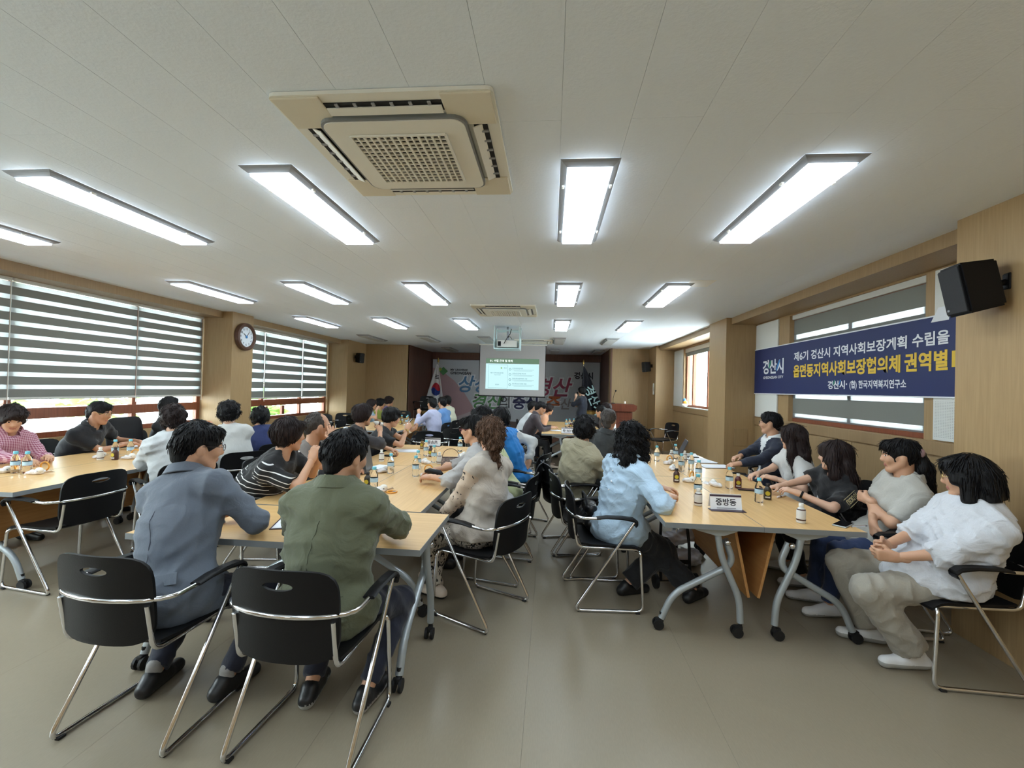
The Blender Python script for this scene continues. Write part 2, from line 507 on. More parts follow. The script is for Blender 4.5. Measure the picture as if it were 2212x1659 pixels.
blind(XBL, -1, 2.94, 4.43, 2.665, 1.265, 9, 'striped roller blind behind the woman in pink gingham', g)
blind(XBL, -1, 4.44, 5.96, 2.665, 1.265, 9, 'wide striped roller blind behind the man in the black polo shirt', g)
blind(XBL, -1, 5.97, 7.17, 2.665, 1.265, 9, 'striped roller blind just before the pillar with the clock', g)
g = 'striped roller blinds past the clock pillar'
blind(XBL, -1, 7.78, 8.86, 2.655, 1.19, 7, 'striped roller blind partly hidden behind the wall clock', g)
blind(XBL, -1, 8.87, 10.3, 2.655, 1.19, 7, 'middle one of three striped blinds past the clock pillar', g)
blind(XBL, -1, 10.31, 11.48, 2.655, 1.19, 7, 'striped roller blind next to the small wall speaker', g)
blind(WR+.05, 1, 4.15, 6.31, 2.63, 1.24, 5, 'grey striped roller blind behind the navy banner', None, op=.76, first_sheer=False, rail=False, chain=False)
rb = empty('roller_blind', (WR+.05, 9.8, 2.60), 0, 'rolled up blind at the top of the uncovered window', 'blind')
MB().box((0, 0, -.05), (.07, 2.56, .1), bev=.012).build('headrail', M_rail, rb)
MB().box((0, 0, -.14), (.02, 2.54, .08)).build('opaque_band', M_opaqueband, rb)

# ---- things outside the windows
M_leaf = mat('leaf_green', srgb(120, 150, 70), .7, bump=.3, bscale=20, var=.3)
M_bark = mat('bark', srgb(110, 96, 80), .9, bump=.5, bscale=20)
def tree(x, y, h, r, label):
    t = empty('tree', (x, y, -1.2), 0, label, 'tree', 'trees outside the left windows')
    MB().tube([(0, 0, 0), (.05, .03, h*.5), (0, 0, h*.8)], [.12, .1, .05], 8).build('trunk', M_bark, t)
    mb = MB()
    for k in range(260):
        a = rng.uniform(0, 6.28); b = math.acos(rng.uniform(-1, 1)); rr = r*rng.uniform(.55, 1)
        p = Vector((math.cos(a)*math.sin(b)*rr, math.sin(a)*math.sin(b)*rr, h*.78+math.cos(b)*rr*1.1))
        q = Matrix.Translation(p) @ Matrix.Rotation(rng.uniform(0, 6.28), 4, 'Z') @ Matrix.Rotation(rng.uniform(0, 3), 4, 'X')
        s = rng.uniform(.14, .26)
        mb.add([(-s, 0, 0), (0, s*.5, .03), (s, 0, 0), (0, -s*.5, .03)], [(0, 1, 2, 3)], q)
    mb.build('foliage', M_leaf, t)
    return t
tree(-11.5, 7.9, 4.2, 1.5, 'leafy green tree seen through the blind nearest the pink blouse')
tree(-13.5, 12.4, 3.2, 1.2, 'green tree seen through the panes before the clock pillar')
tree(-10.5, 15.2, 2.4, .9, 'small green tree seen through the low panes past the clock')
gr = struct('ground_outside')
MB().box((-26.2, 10, -1.25), (40, 80, .1)).build('ground', mat('pale_paving', srgb(196, 198, 194), .9, var=.08, bscale=2), gr)

# ================================================================== CEILING FITTINGS
LX = [-4.665, -3.197, -1.724, .064, 1.276]
LYN = [-2.97, -.31, 2.354, 5.03, 7.674, 10.35, 13.3]
LW, LL_ = .2294, 1.193
def lamp_proto(lit):
    t = empty('ceiling_lamp')
    mb = MB()       # tray frame below the ceiling with sloping sides
    o = .042; zc = -.004
    X0, X1, Z0, Z1 = LW/2, LW/2+o, -.028, -.001
    Yi, Yo = LL_/2, LL_/2+o
    top = [(-X1, -Yo, Z1), (X1, -Yo, Z1), (X1, Yo, Z1), (-X1, Yo, Z1)]
    mid = [(-X1+.012, -Yo+.012, -.012), (X1-.012, -Yo+.012, -.012), (X1-.012, Yo-.012, -.014), (-X1+.012, Yo-.012, -.014)]
    bot = [(-X0-.005, -Yi-.005, Z0), (X0+.005, -Yi-.005, Z0), (X0+.005, Yi+.005, Z0), (-X0-.005, Yi+.005, Z0)]
    vs = top+mid+bot; fs = []
    for r in range(2):
        for k in range(4):
            fs.append((r*4+k, r*4+4+k, r*4+4+(k+1) % 4, r*4+(k+1) % 4))
    mb.add(vs, fs)
    mb.build('frame', M_lampframe, t)
    MB().box((0, 0, -.035), (LW, LL_, .016), bev=.004).build('diffuser', M_lamp if lit else M_lampoff, t)
    for sx in (-1, 1):
        for sy in (-.62, .62):
            MB().box((sx*(LW/2+.022), sy*LL_/2, -.026), (.014, .03, .012), bev=.003).build('clip', M_white, t)
    return t
lp = {True: None, False: None}
colw = ['nearest the window blinds', 'second from the window blinds', 'in the middle column', 'beside the air conditioners', 'nearest the banner wall']
roww = {0: 'row by the rear wall', 1: 'second row from the rear wall', 2: 'row of the large air conditioner', 3: 'row before the second air conditioner', 4: 'last lit row toward the stage', 5: 'unlit row before the stage', 6: 'unlit row over the stage'}
for r, y in enumerate(LYN):
    for c, x in enumerate(LX):
        lit = r < 5
        if r == 6: x = [-4.57, -3.33, None, -.02, 1.3][c]
        if x is None: continue
        if lp[lit] is None: o = lp[lit] = lamp_proto(lit)
        else: o = copy_tree(lp[lit])
        o.location = (x+LW/2, y+LL_/2, CE)
        tag(o, '%s ceiling lamp %s, %s' % ('lit white' if lit else 'switched off grey', colw[c], roww[r]), 'ceiling lamp',
            'lit ceiling lamps' if lit else 'unlit ceiling lamps')

def air_con(loc, label):
    t = empty('air_conditioner', loc, 0, label, 'air conditioner', 'cassette air conditioners in the ceiling')
    S = .475
    def rr(s, r, n=5):
        pts = []
        for cx, cy, a0 in ((s-r, s-r, 0), (-s+r, s-r, 90), (-s+r, -s+r, 180), (s-r, -s+r, 270)):
            for k in range(n+1):
                a = math.radians(a0+90*k/n); pts.append((cx+r*math.cos(a), cy+r*math.sin(a)))
        return pts
    # panel ring with four outlet slots
    mb = MB()
    mb.prism(rr(S, .03), -.018, -.002)
    mb.build('panel', M_cream, t)
    for sx, sy in ((1, 1), (1, -1), (-1, 1), (-1, -1)):
        MB().box((sx*(S-.115), sy*(S-.115), -.022), (.21, .21, .01), bev=.004).build('corner_cover', M_creamd, t)
    for k in range(4):
        R4 = Matrix.Rotation(k*math.pi/2, 4, 'Z')
        mb = MB(); mb.box((0, S-.085, -.0205), (.52, .062, .004), R4); mb.build('outlet_slot', M_dark, t)
        mb = MB(); mb.box((0, 0, 0), (.50, .045, .006), R4 @ Matrix.Translation((0, S-.098, -.03)) @ Matrix.Rotation(math.radians(22 if k != 2 else 6), 4, 'X'), bev=.002)
        mb.build('louvre', M_cream, t)
        for q in range(6):
            mb = MB(); mb.box((-.2+q*.08, S-.07, -.024), (.014, .03, .008), R4)
            mb.build('vane', M_lampframe, t)
    mb = MB(); mb.prism(rr(.335, .06), -.042, -.02); mb.build('grille_rim', M_greyedge, t)
    mb = MB(); mb.prism(rr(.325, .055), -.046, -.03); gp = mb.build('grille_plate', M_cream, t)
    MB().box((0, .0, -.0465), (.45, .45, .003)).build('grille_void', M_dark, gp)
    mb = MB(); n = 14
    for i in range(n+1):
        q = -.225+i*.45/n
        mb.box((q, 0, -.0525), (.008 if i % 2 else .011, .45, .01)); mb.box((0, q, -.0515), (.45, .008 if i % 2 else .010, .008))
    mb.build('grille_bar', M_cream, gp)
    return t
air_con((-.733, 2.205, CE), 'large yellowed cassette air conditioner above the men in front')
air_con((-.72, 6.79, CE), 'cassette air conditioner between the lamps and the projector')
air_con((-.45, 11.2, CE), 'small looking cassette air conditioner behind the projector')
# ================================================================== CHAIRS
def back_panel(w=.45, h=.37, slot=True):
    """moulded backrest: rounded panel with an oval hand hole, curved round the sitter"""
    NA = 56; NR = 6
    cx, cz = 0., h*.33           # hole centre relative to the panel centre
    def outer(a):
        c, s = math.cos(a), math.sin(a)
        # superellipse-like rounded rectangle
        p = 5.0
        k = (abs(c/(w/2))**p+abs(s/(h/2))**p)**(-1/p)
        return c*k, s*k
    def surf(x, z):
        y = -.30+.95*x*x*.9-(z+h/2)*.10
        return y
    vs = []; fs = []
    pts = []
    for j in range(NR+1):
        t = j/NR
        for k in range(NA):
            a = 2*math.pi*k/NA
            # rays from the hole centre
            ix, iz = cx+.062*math.cos(a), cz+.017*math.sin(a)
            lo, hi = 0., 2.
            dx, dz = math.cos(a), math.sin(a)
            for _ in range(22):
                m = (lo+hi)/2
                X, Z = cx+dx*m, cz+dz*m
                if abs(X/(w/2))**5+abs(Z/(h/2))**5 < 1: lo = m
                else: hi = m
            ox, oz = cx+dx*lo, cz+dz*lo
            pts.append((ix*(1-t)+ox*t, iz*(1-t)+oz*t))
    n = len(pts); th = .012
    for side in (0, 1):
        for X, Z in pts: vs.append((X, surf(X, Z)+side*th, .645+Z))
    for j in range(NR):
        for k in range(NA):
            k2 = (k+1) % NA
            q = (j*NA+k, j*NA+k2, (j+1)*NA+k2, (j+1)*NA+k)
            fs.append(q); fs.append(tuple(n+i for i in q[::-1]))
    for k in range(NA):
        k2 = (k+1) % NA
        fs.append((k2, k, n+k, n+k2)); o = NR*NA
        fs.append((o+k, o+k2, n+o+k2, n+o+k))
    return vs, fs
def make_chair():
    c = empty('stacking_chair')
    mb = MB(); mb.add(*back_panel()); mb.build('backrest', M_black, c, smooth=40)
    # seat: padded, front edge rolled down, slightly dished
    nx, ny = 10, 10; vs = []; fs = []
    for s in (0, 1):
        for j in range(ny+1):
            for i in range(nx+1):
                u = -1+2*i/nx; v = -1+2*j/ny
                X = .225*u*(1-.06*max(0, -v)); Yv = .215*v-.01
                Zv = .455-.018*(1-u*u)*(1-v*v*.6)-.035*max(0, v-.6)**2*6+.02*max(0, -v-.6)
                if s: Zv -= .028*(1-.5*max(abs(u), abs(v))**6)
                vs.append((X, Yv, Zv))
    N = (nx+1)*(ny+1)
    for j in range(ny):
        for i in range(nx):
            a = j*(nx+1)+i; q = (a, a+1, a+nx+2, a+nx+1)
            fs.append(q); fs.append(tuple(N+k for k in q[::-1]))
    rim = [i for i in range(nx+1)]+[j*(nx+1)+nx for j in range(1, ny+1)]+[ny*(nx+1)+i for i in range(nx-1, -1, -1)]+[j*(nx+1) for j in range(ny-1, 0, -1)]
    for k in range(len(rim)):
        a, b = rim[k], rim[(k+1) % len(rim)]; fs.append((b, a, N+a, N+b))
    mb = MB(); mb.add(vs, fs); mb.build('seat', M_black, c, smooth=50)
    r = .0105
    for s in (-1, 1):
        p = fillet([(s*.17, .17, .42), (s*.235, .185, .42), (s*.245, .21, .0115), (s*.262, -.27, .0115), (s*.275, .13, .635)], .05, 5)
        MB().tube(p, r, 8).build('sled_frame', M_chrome, c, smooth=60)
        p = fillet([(s*.205, -.285, .63), (s*.205, -.25, .43), (s*.20, .17, .425)], .05, 5)
        MB().tube(p, r, 8).build('seat_support', M_chrome, c, smooth=60)
        mb = MB()
        pr = [(.135, .618, .012), (.15, .64, .03), (.12, .662, .024), (.04, .672, .018), (-.06, .672, .016), (-.13, .664, .012)]
        vs = []; fs = []
        for (yy, zz, hh) in pr:
            for (dx, dz) in ((-.022, -hh/2), (.022, -hh/2), (.027, 0), (.02, hh/2), (-.02, hh/2), (-.027, 0)):
                vs.append((s*.275+dx, yy, zz+dz-.006))
        for i in range(len(pr)-1):
            for k in range(6):
                k2 = (k+1) % 6; fs.append((i*6+k, i*6+k2, i*6+6+k2, i*6+6+k))
        fs.append(tuple(range(5, -1, -1))); fs.append(tuple((len(pr)-1)*6+k for k in range(6)))
        mb.add(vs, fs); mb.build('armrest', M_black, c, smooth=50)
        for yy in (.17, -.23):
            MB().box((s*.253, yy, .006), (.022, .03, .012), bev=.003).build('glide', M_rub, c)
    p = [(-.275, -.10, .655)]
    for k in range(13):
        a = math.pi+math.pi*k/12
        p.append((.272*math.cos(a), -.20+.118*math.sin(a), .65))
    p.append((.275, -.10, .655))
    MB().tube(p, r, 8).build('back_bar', M_chrome, c, smooth=60)
    MB().tube([(-.2, -.05, .425), (.2, -.05, .425)], .009, 8).build('cross_bar', M_chrome, c, smooth=60)
    return c
_chair = [None]
CHAIR_G = 'black stacking chairs with chrome sled legs'
def chair(x, y, a, label, group=CHAIR_G):
    if _chair[0] is None: o = _chair[0] = make_chair()
    else: o = copy_tree(_chair[0])
    o.location = (x, y, 0); o.rotation_euler = (0, 0, math.radians(a))
    return tag(o, label, 'chair', group)

# ================================================================== TABLES
def make_table(L, D, panel=True):
    t = empty('folding_table')
    zt = .72
    mb = MB(); mb.box((0, 0, zt-.014), (L-.004, D-.004, .028)); tp = mb.build('tabletop', M_top, t)
    mb = MB()
    for (cx, cy, dx, dy) in ((0, D/2-.003, L, .006), (0, -D/2+.003, L, .006), (L/2-.003, 0, .006, D-.012), (-L/2+.003, 0, .006, D-.012)):
        mb.box((cx, cy, zt-.0165), (dx, dy, .032))
    mb.build('edge_band', M_greyedge, t)
    if panel: MB().box((0, 0, 0), (L-.25, .018, .46), Matrix.Translation((0, .222, .45)) @ Matrix.Rotation(math.radians(12), 4, 'X'), bev=.003).build('modesty_panel', M_modesty, t)
    MB().box((0, .05, .668), (L-.2, .05, .03), bev=.004).build('tie_beam', M_silver, t)
    for s in (-1, 1):
        X = s*(L/2-.07)
        mb = MB(); mb.prism([(-.16, .69), (.16, .69), (.12, .668), (.045, .64), (-.005, .64), (-.12, .668)], -.028, .028,
                            Matrix.Translation((X, .03, 0)) @ Matrix.Rotation(math.pi/2, 4, 'Z') @ Matrix.Rotation(math.pi/2, 4, 'X'))
        mb.build('bracket', M_silver, t, smooth=30)
        main = fillet([(X, .045, .655), (X, .072, .50), (X, .188, .24), (X, .196, .09)], .07, 6)
        MB().tube(main, .021, 10).build('leg', M_silver, t, smooth=60)
        br = fillet([(X-s*.03, .105, .60), (X-s*.03, .165, .45), (X-s*.03, -.215, .235), (X-s*.03, -.285, .07)], .12, 8)
        MB().tube(br, .021, 10).build('leg', M_silver, t, smooth=60)
        MB().sphere((X+s*.012, .105, .595), .02, 10, 6).build('pivot_bolt', M_chrome, t, smooth=180)
        for (cx, cy) in ((X, .196), (X-s*.03, -.285)):
            mb = MB()
            mb.tube([(cx, cy, .11), (cx, cy, .066)], .013, 8)
            mb.box((cx, cy-.012, .058), (.03, .05, .03), bev=.008)
            for w in (-1, 1):
                mb.tube([(cx+w*.010, cy-.02, .033), (cx+w*.025, cy-.02, .033)], .033, 14)
            mb.build('caster', M_rub, t, smooth=40)
    return t
_tables = {}
def panel_off(label): return 'across the end' in label
def table(cx, cy, a, L, D, label, group='folding tables on casters'):
    k = (round(L, 2), round(D, 2))
    if panel_off(label): o = make_table(L, D, False)
    elif k not in _tables: o = _tables[k] = make_table(L, D)
    else: o = copy_tree(_tables[k])
    o.location = (cx, cy, 0); o.rotation_euler = (0, 0, math.radians(a))
    return tag(o, label, 'table', group)
# a: user side is local -Y.  a=-90 -> user side at -x ; a=90 -> user side at +x ; a=0 -> user side at -y
table(1.04, 3.665, -90, 1.57, .598, 'folding table with the white name card, in front of the pale blue blouse')
table(1.64, 3.665, 90, 1.57, .598, 'folding table with the silver phone at its corner')
table(1.06, 5.24, -90, 1.57, .598, 'folding table in front of the grey haired man in dark shirt')
table(1.66, 5.24, 90, 1.57, .598, 'folding table with the document folders by the navy suit')
table(-1.43, 2.495, 0, 1.6, .64, 'folding table across the end, where the grey and olive jackets sit')
table(-1.72, 3.63, -90, 1.6, .598, 'folding table under the striped blouse and the laptop')
table(-1.12, 3.63, 90, 1.6, .598, 'folding table carrying the floral handbag')
table(-1.72, 5.235, -90, 1.6, .598, 'folding table with the open book, by the woman drinking')
table(-1.12, 5.235, 90, 1.6, .598, 'folding table with an upturned name card at its end')
table(-4.70, 3.60, -90, 1.6, .64, 'folding table in front of the pink gingham blouse')
table(-4.055, 3.60, 90, 1.6, .64, 'folding table with the empty chair pushed up to it')
table(-4.70, 5.21, -90, 1.6, .64, 'folding table by the low window panes before the clock')
table(-4.055, 5.21, 90, 1.6, .64, 'folding table in front of the white and navy tops')
table(-3.62, 8.52, -90, 1.6, .6, 'folding table with a laptop turned to the window wall')
table(-3.01, 8.52, 90, 1.6, .6, 'folding table in front of the lavender shirt')
table(-3.62, 10.13, -90, 1.6, .6, 'folding table at the stage end, window side')
table(-3.01, 10.13, 90, 1.6, .6, 'folding table at the stage end by the cream shirt')
table(.15, 9.0, -90, 1.6, .6, 'folding table where the man in dark jacket writes')
table(.755, 9.0, 90, 1.6, .6, 'folding table beside the writing man, podium side')
table(.15, 10.61, -90, 1.6, .6, 'folding table nearest the projection screen')
table(.755, 10.61, 90, 1.6, .6, 'folding table nearest the podium')

# ================================================================== FRONT: SCREEN, BACKDROP, FLAGS, PODIUM
bd = empty('stage_backdrop', (-1.24, YS-.14, 0), 0, 'grey stage backdrop printed with large coloured Korean slogan', 'backdrop')
M_bd = mat('backdrop_print', srgb(196, 199, 204), .6, var=.05, bscale=1.2)
MB().box((0, 0, 1.44), (5.76, .02, 2.08)).build('print_board', M_bd, bd)
# pink and pale sweeping shapes printed on the left
poly = [(-2.88, .41), (-1.25, .41), (-1.45, .9), (-1.75, 1.35), (-2.1, 1.75), (-2.5, 2.05), (-2.88, 2.2)]
mb = MB(); mb.prism(poly, -.0005, .0005, Matrix.Translation((0, -.0115, 0)) @ Matrix.Rotation(math.pi/2, 4, 'X')); mb.build('printed_sweep', mat('rose_print', srgb(196, 160, 164), .6, var=.05, bscale=2), bd)
poly = [(-2.3, .41), (-1.25, .41), (-1.4, .75), (-1.7, .62)]
mb = MB(); mb.prism(poly, -.0005, .0005, Matrix.Translation((0, -.0125, 0)) @ Matrix.Rotation(math.pi/2, 4, 'X')); mb.build('printed_sweep', mat('pale_rose_print', srgb(206, 190, 192), .6, var=.03), bd)
def bdtext(s, size, m, x, z, bold=.0, fit=None, y=-.016, shear=0., halo=None):
    Mx = frameM((x, y, z), (1, 0, 0), (0, 0, 1))
    if halo: lettering(s, size, M_wtext, frameM((x, y+.002, z), (1, 0, 0), (0, 0, 1)), bd, bold=halo, fit=None if fit is None else fit+2*halo*0, shear=shear)
    return lettering(s, size, m, Mx, bd, bold=bold, fit=fit, shear=shear)
M_sky = mat('sky_blue_print', srgb(88, 132, 176), .6, var=.05)
M_crim = mat('crimson_print', srgb(166, 62, 92), .6, var=.05)
M_leafp = mat('leaf_green_print', srgb(92, 150, 92), .6, var=.05)
M_ora = mat('orange_print', srgb(214, 112, 60), .6, var=.05)
bdtext('상상이', .62, M_sky, -2.02, 1.42, .012, shear=.25, halo=.05)
bdtext('경산', .70, M_crim, .60, 1.36, .012, shear=.25, halo=.05)
bdtext('경산', .58, M_leafp, -1.52, .86, .012, shear=.25, halo=.05)
bdtext('의', .46, M_ktext, -.52, .90, .0, halo=.05)
bdtext('중심,', .50, mat('navy_print', srgb(44, 44, 84), .6, var=.04), -.06, .88, .016, halo=.05)
bdtext('주', .56, M_ora, 1.02, .86, .012, shear=.25, halo=.05)
bdtext('산', .40, mat('pale_print', srgb(150, 140, 140), .6, var=.04), 1.55, .90, .01, shear=.2)
bdtext('MY UNIVERSE', .10, M_ktext, -2.25, 2.10, .003)
bdtext('GYEONGSAN', .12, M_ktext, -2.25, 1.98, .005)
bdtext('경산시', .24, M_ktext, 2.02, 1.94, .01)
mb = MB(); mb.prism([(-.16, 0), (0, -.15), (.16, 0), (0, .15)], -.001, .001, Matrix.Translation((-2.50, -.013, 2.08)) @ Matrix.Rotation(math.pi/2, 4, 'X')); mb.build('logo_diamond', M_leafp, bd)
mb = MB(); mb.prism([(-.08, 0), (0, -.07), (.08, 0), (0, .07)], -.001, .001, Matrix.Translation((-2.62, -.014, 2.14)) @ Matrix.Rotation(math.pi/2, 4, 'X')); mb.build('logo_diamond', mat('lime_print', srgb(170, 190, 80), .6, var=.03), bd)

sc = empty('projection_screen', (-1.06, 12.1, 0), 0, 'white projection screen showing a slide, hung before the stage', 'screen')
M_scr = mat('screen_fabric', srgb(184, 180, 180), .8, bump=.05, bscale=200)
MB().box((0, 0, 2.03), (1.80, .006, 1.42)).build('fabric', M_scr, sc)
for s in (-1, 1): MB().box((s*.905, 0, 2.03), (.015, .008, 1.42)).build('side_border', M_dark, sc)
MB().tube([(-.92, 0, 1.32), (.92, 0, 1.32)], .016, 10).build('weight_bar', M_dark, sc, smooth=60)
MB().box((0, .02, 2.73), (1.86, .10, .03), bev=.008).build('case', M_white, sc)
slide = MB().box((.0, -.005, 1.86), (1.46, .002, .70)).build('slide_image', emis('projected_slide', (.60, .90, .93, 1), .72), sc)
MB().box((.0, -.005, 2.285), (1.46, .002, .13)).build('slide_header', emis('projected_header', (.18, .30, .20, 1), .55), sc)
M_sl1 = emis('projected_line', (.18, .34, .38, 1), .7); M_sl2 = emis('projected_grey', (.36, .55, .58, 1), .7)
M_sl3 = emis('projected_white', (.9, 1, .95, 1), .8); M_sl4 = emis('projected_green', (.3, .55, .2, 1), .7)
def sltext(s, size, m, x, z, bold=0., fit=None): return lettering(s, size, m, frameM((x, -.0075, z), (1, 0, 0), (0, 0, 1)), sc, bold=bold, fit=fit)
sltext('01. 수립 근거 및 목적', .072, M_sl3, -.62, 2.262, .002)
for (x0, x1, z0, z1) in ((-.66, -.655, 1.54, 2.18), (-.13, -.125, 1.54, 2.18), (-.66, -.13, 2.175, 2.18), (-.66, -.13, 1.54, 1.545)):
    MB().box(((x0+x1)/2, -.007, (z0+z1)/2), (x1-x0, .001, z1-z0)).build('slide_rule', M_sl1, sc)
sltext('◆', .06, M_sl4, -.33, 2.07); sltext('경산', .05, M_sl1, -.24, 2.075)
sltext('제6기 지역사회보장계획', .036, M_sl1, -.60, 1.94, .0005); sltext('수립 연구용역', .032, M_sl1, -.50, 1.89)
sltext('경산시', .04, M_sl1, -.46, 1.62, .001)
for i, z in enumerate((2.06, 1.92, 1.78, 1.64)):
    mb = MB(); mb.tube([(-.06+.028*math.cos(a*.524), -.0075, z+.028*math.sin(a*.524)) for a in range(12)], .006, 5, closed=True); mb.build('slide_bullet', M_sl1, sc)
    sltext(('지역사회보장계획', '사회보장급여법 제35조', '지역사회보장계획의 수립', '지역 주민의 욕구와 자원')[i], .040, M_sl1, .0, z+.012, .0005)
    for q in range(2):
        MB().box((.30, -.007, z-.012-q*.026), (.60-.1*q, .001, .009)).build('slide_text_line', M_sl2, sc)

def projector():
    p = empty('projector', (-.86, 8.45, 0), 0, 'pale ceiling projector in an open metal cage', 'projector')
    M_pc = mat('pale_blue_metal', srgb(190, 212, 214), .35, .2, var=.03)
    MB().box((0, .2, 2.30), (.50, .40, .02), bev=.004).build('tray', M_pc, p)
    for s in (-1, 1):
        MB().box((s*.245, .02, 2.52), (.016, .03, .44)).build('cage_post', M_pc, p)
        MB().box((s*.245, .38, 2.52), (.016, .03, .44)).build('cage_post', M_pc, p)
        MB().box((s*.246, .2, 2.42), (.008, .36, .20)).build('cage_side', M_pc, p)
    b = MB().box((0, .22, 2.40), (.40, .30, .13), bev=.015).build('body', M_white, p)
    MB().box((-.15, .065, 2.40), (.06, .006, .09)).build('vent', M_dark, b)
    MB().tube([(.10, .37, 2.40), (.10, .40, 2.40)], .035, 14).build('lens', M_dark, b)
    MB().box((0, .2, 2.66), (.42, .3, .02)).build('ceiling_plate', M_pc, p)
    MB().tube([(0, .2, 2.74), (0, .2, 2.46)], .025, 10).build('drop_pole', M_lampframe, p)
    MB().tube([(.08, .03, 2.68), (.06, .0, 2.58), (.0, .02, 2.50), (-.06, .06, 2.40)], .008, 6).build('cable', M_rub, p)
    MB().tube([(.02, .02, 2.52), (.06, .01, 2.53), (.10, .03, 2.48)], .007, 6).build('cable', M_rub, p)
projector()

def flag(x, y, label, base, emblem):
    f = empty('flag', (x, y, 0), 0, label, 'flag', 'flags on the stage')
    MB().lathe([(.16, .40), (.16, .43), (.03, .46), (.018, .5)], 16).build('stand', M_chrome, f, smooth=40)
    MB().tube([(0, 0, .45), (0, 0, 2.32)], .014, 8).build('pole', mat('pale_pole', srgb(196, 190, 170), .4, var=.03), f)
    MB().lathe([(.008, 2.30), (.03, 2.34), (.035, 2.38), (.02, 2.43), (.004, 2.47)], 12).build('finial', mat('brass', srgb(190, 160, 90), .3, .8, var=.03), f, smooth=50)
    # draped cloth: folded cone
    def cloth(u, v):      # u 0..1 across, v 0..1 down
        wtop, wbot = .05, base['w']
        w = wtop+(wbot-wtop)*v**.9
        X = base['sx']*(u*w-(base['off']*w))
        Yv = -.03-.05*v*math.sin(u*14+v*1.5)-.02
        return (X, Yv, 2.27-v*base['h']-(.25*u*v if base['sl'] else .05*u))
    nu, nv = 30, 24
    def patch(name, u0, u1, v0, v1, m, dy=0., mask=None):
        vs = []; fs = []
        for j in range(nv+1):
            for i in range(nu+1):
                p = cloth(u0+(u1-u0)*i/nu, v0+(v1-v0)*j/nv); vs.append((p[0], p[1]-dy, p[2]))
        for j in range(nv):
            for i in range(nu):
                if mask and not mask(u0+(u1-u0)*(i+.5)/nu, v0+(v1-v0)*(j+.5)/nv): continue
                a = j*(nu+1)+i; fs.append((a, a+1, a+nu+2, a+nu+1))
        mb = MB(); mb.add(vs, fs)
        o = mb.build(name, m, f, smooth=180)
        sm = o.modifiers.new('s', 'SOLIDIFY'); sm.thickness = .004
        return o
    patch('cloth', 0, 1, 0, 1, base['m'])
    patch('fringe', -.04, 1.0, .97, 1.06, mat('gold_fringe', srgb(176, 140, 70), .7, bump=.5, bscale=120, var=.1))
    emblem(patch, f)
    return f
def taegeuk(patch, f):
    cu, cv = .52, .52; ru, rv = .34, .135
    def red(u, v):
        a, b = (u-cu)/ru, (v-cv)/rv
        return a*a+b*b < 1 and (b < .25*math.sin(a*3.1))
    def blue(u, v):
        a, b = (u-cu)/ru, (v-cv)/rv
        return a*a+b*b < 1 and not (b < .25*math.sin(a*3.1))
    patch('red_half', cu-ru, cu+ru, cv-rv, cv+rv, mat('flag_red', srgb(190, 40, 58), .7, var=.03), .006, red)
    patch('blue_half', cu-ru, cu+ru, cv-rv, cv+rv, mat('flag_blue', srgb(36, 58, 140), .7, var=.03), .006, blue)
    for v0, br in ((.22, 0), (.80, 1)):
        for k in range(3):
            patch('trigram_bar', .30, .49 if br else .80, v0+k*.032, v0+k*.032+.016, M_ktext, .008)
            if br: patch('trigram_bar', .55, .80, v0+k*.032, v0+k*.032+.016, M_ktext, .008)
flag(-3.62, 14.0, 'white national flag with red and blue circle hanging on its pole', dict(w=.72, sx=1, off=.62, h=1.52, sl=False, m=mat('white_flag_cloth', srgb(226, 226, 228), .7, var=.02)), taegeuk)
def cityemblem(patch, f):
    o = lettering('경산시', .34, mat('mint_print', srgb(190, 224, 226), .6, var=.03), frameM((.02, -.13, 1.62), (.45, 0, -1), (1, 0, .45)), f, bold=.006)
flag(.98, 13.6, 'navy city flag with pale lettering and gold fringe beside the presenter', dict(w=.72, sx=1, off=.12, h=1.35, sl=False, m=mat('navy_flag_cloth', srgb(11, 13, 26), .7, var=.03)), cityemblem)

def podium():
    p = empty('podium', (1.70, 10.95, 0), 0, 'red-brown varnished wooden podium between the stage and the uncovered window', 'podium')
    b = MB().box((0, 0, .53), (.50, .42, 1.06), bev=.008).build('body', M_podium, p)
    MB().box((0, -.205, .55), (.34, .014, .62), bev=.006).build('front_panel', M_podium, b)
    MB().box((0, -.21, .98), (.44, .012, .12), bev=.004).build('front_panel', M_podium, b)
    MB().box((.251, 0, .5), (.006, .3, .7)).build('side_panel', mat('orange_varnish', srgb(176, 96, 44), .35, var=.08, bscale=6, stretch=(8, 8, 1)), b)
    mb = MB(); mb.prism([(-.28, 1.06), (.28, 1.06), (.34, 1.12), (.34, 1.20), (.26, 1.235), (-.34, 1.235), (-.34, 1.12)], -.27, .27, Matrix.Rotation(math.pi/2, 4, 'X')); mb.build('top', M_podium, p)
    MB().box((0, 0, .04), (.58, .5, .08), bev=.01).build('plinth', M_podium, p)
    m = empty('podium_microphone', (1.52, 10.95, 1.235), 0, 'thin gooseneck microphone standing on the podium', 'microphone')
    MB().lathe([(.05, 0), (.05, .012), (.012, .02)], 14).build('base', M_black, m)
    MB().tube([(0, 0, .01), (0, .0, .12), (.02, .0, .22), (.05, 0, .29)], .005, 6).build('neck', M_black, m)
    MB().sphere((.058, 0, .31), .022, 10, 8).build('head', M_black, m, smooth=180)
    MB().tube([(.28, .0, .01), (.28, 0, .06)], .02, 8).build('button', M_white, m)
podium()

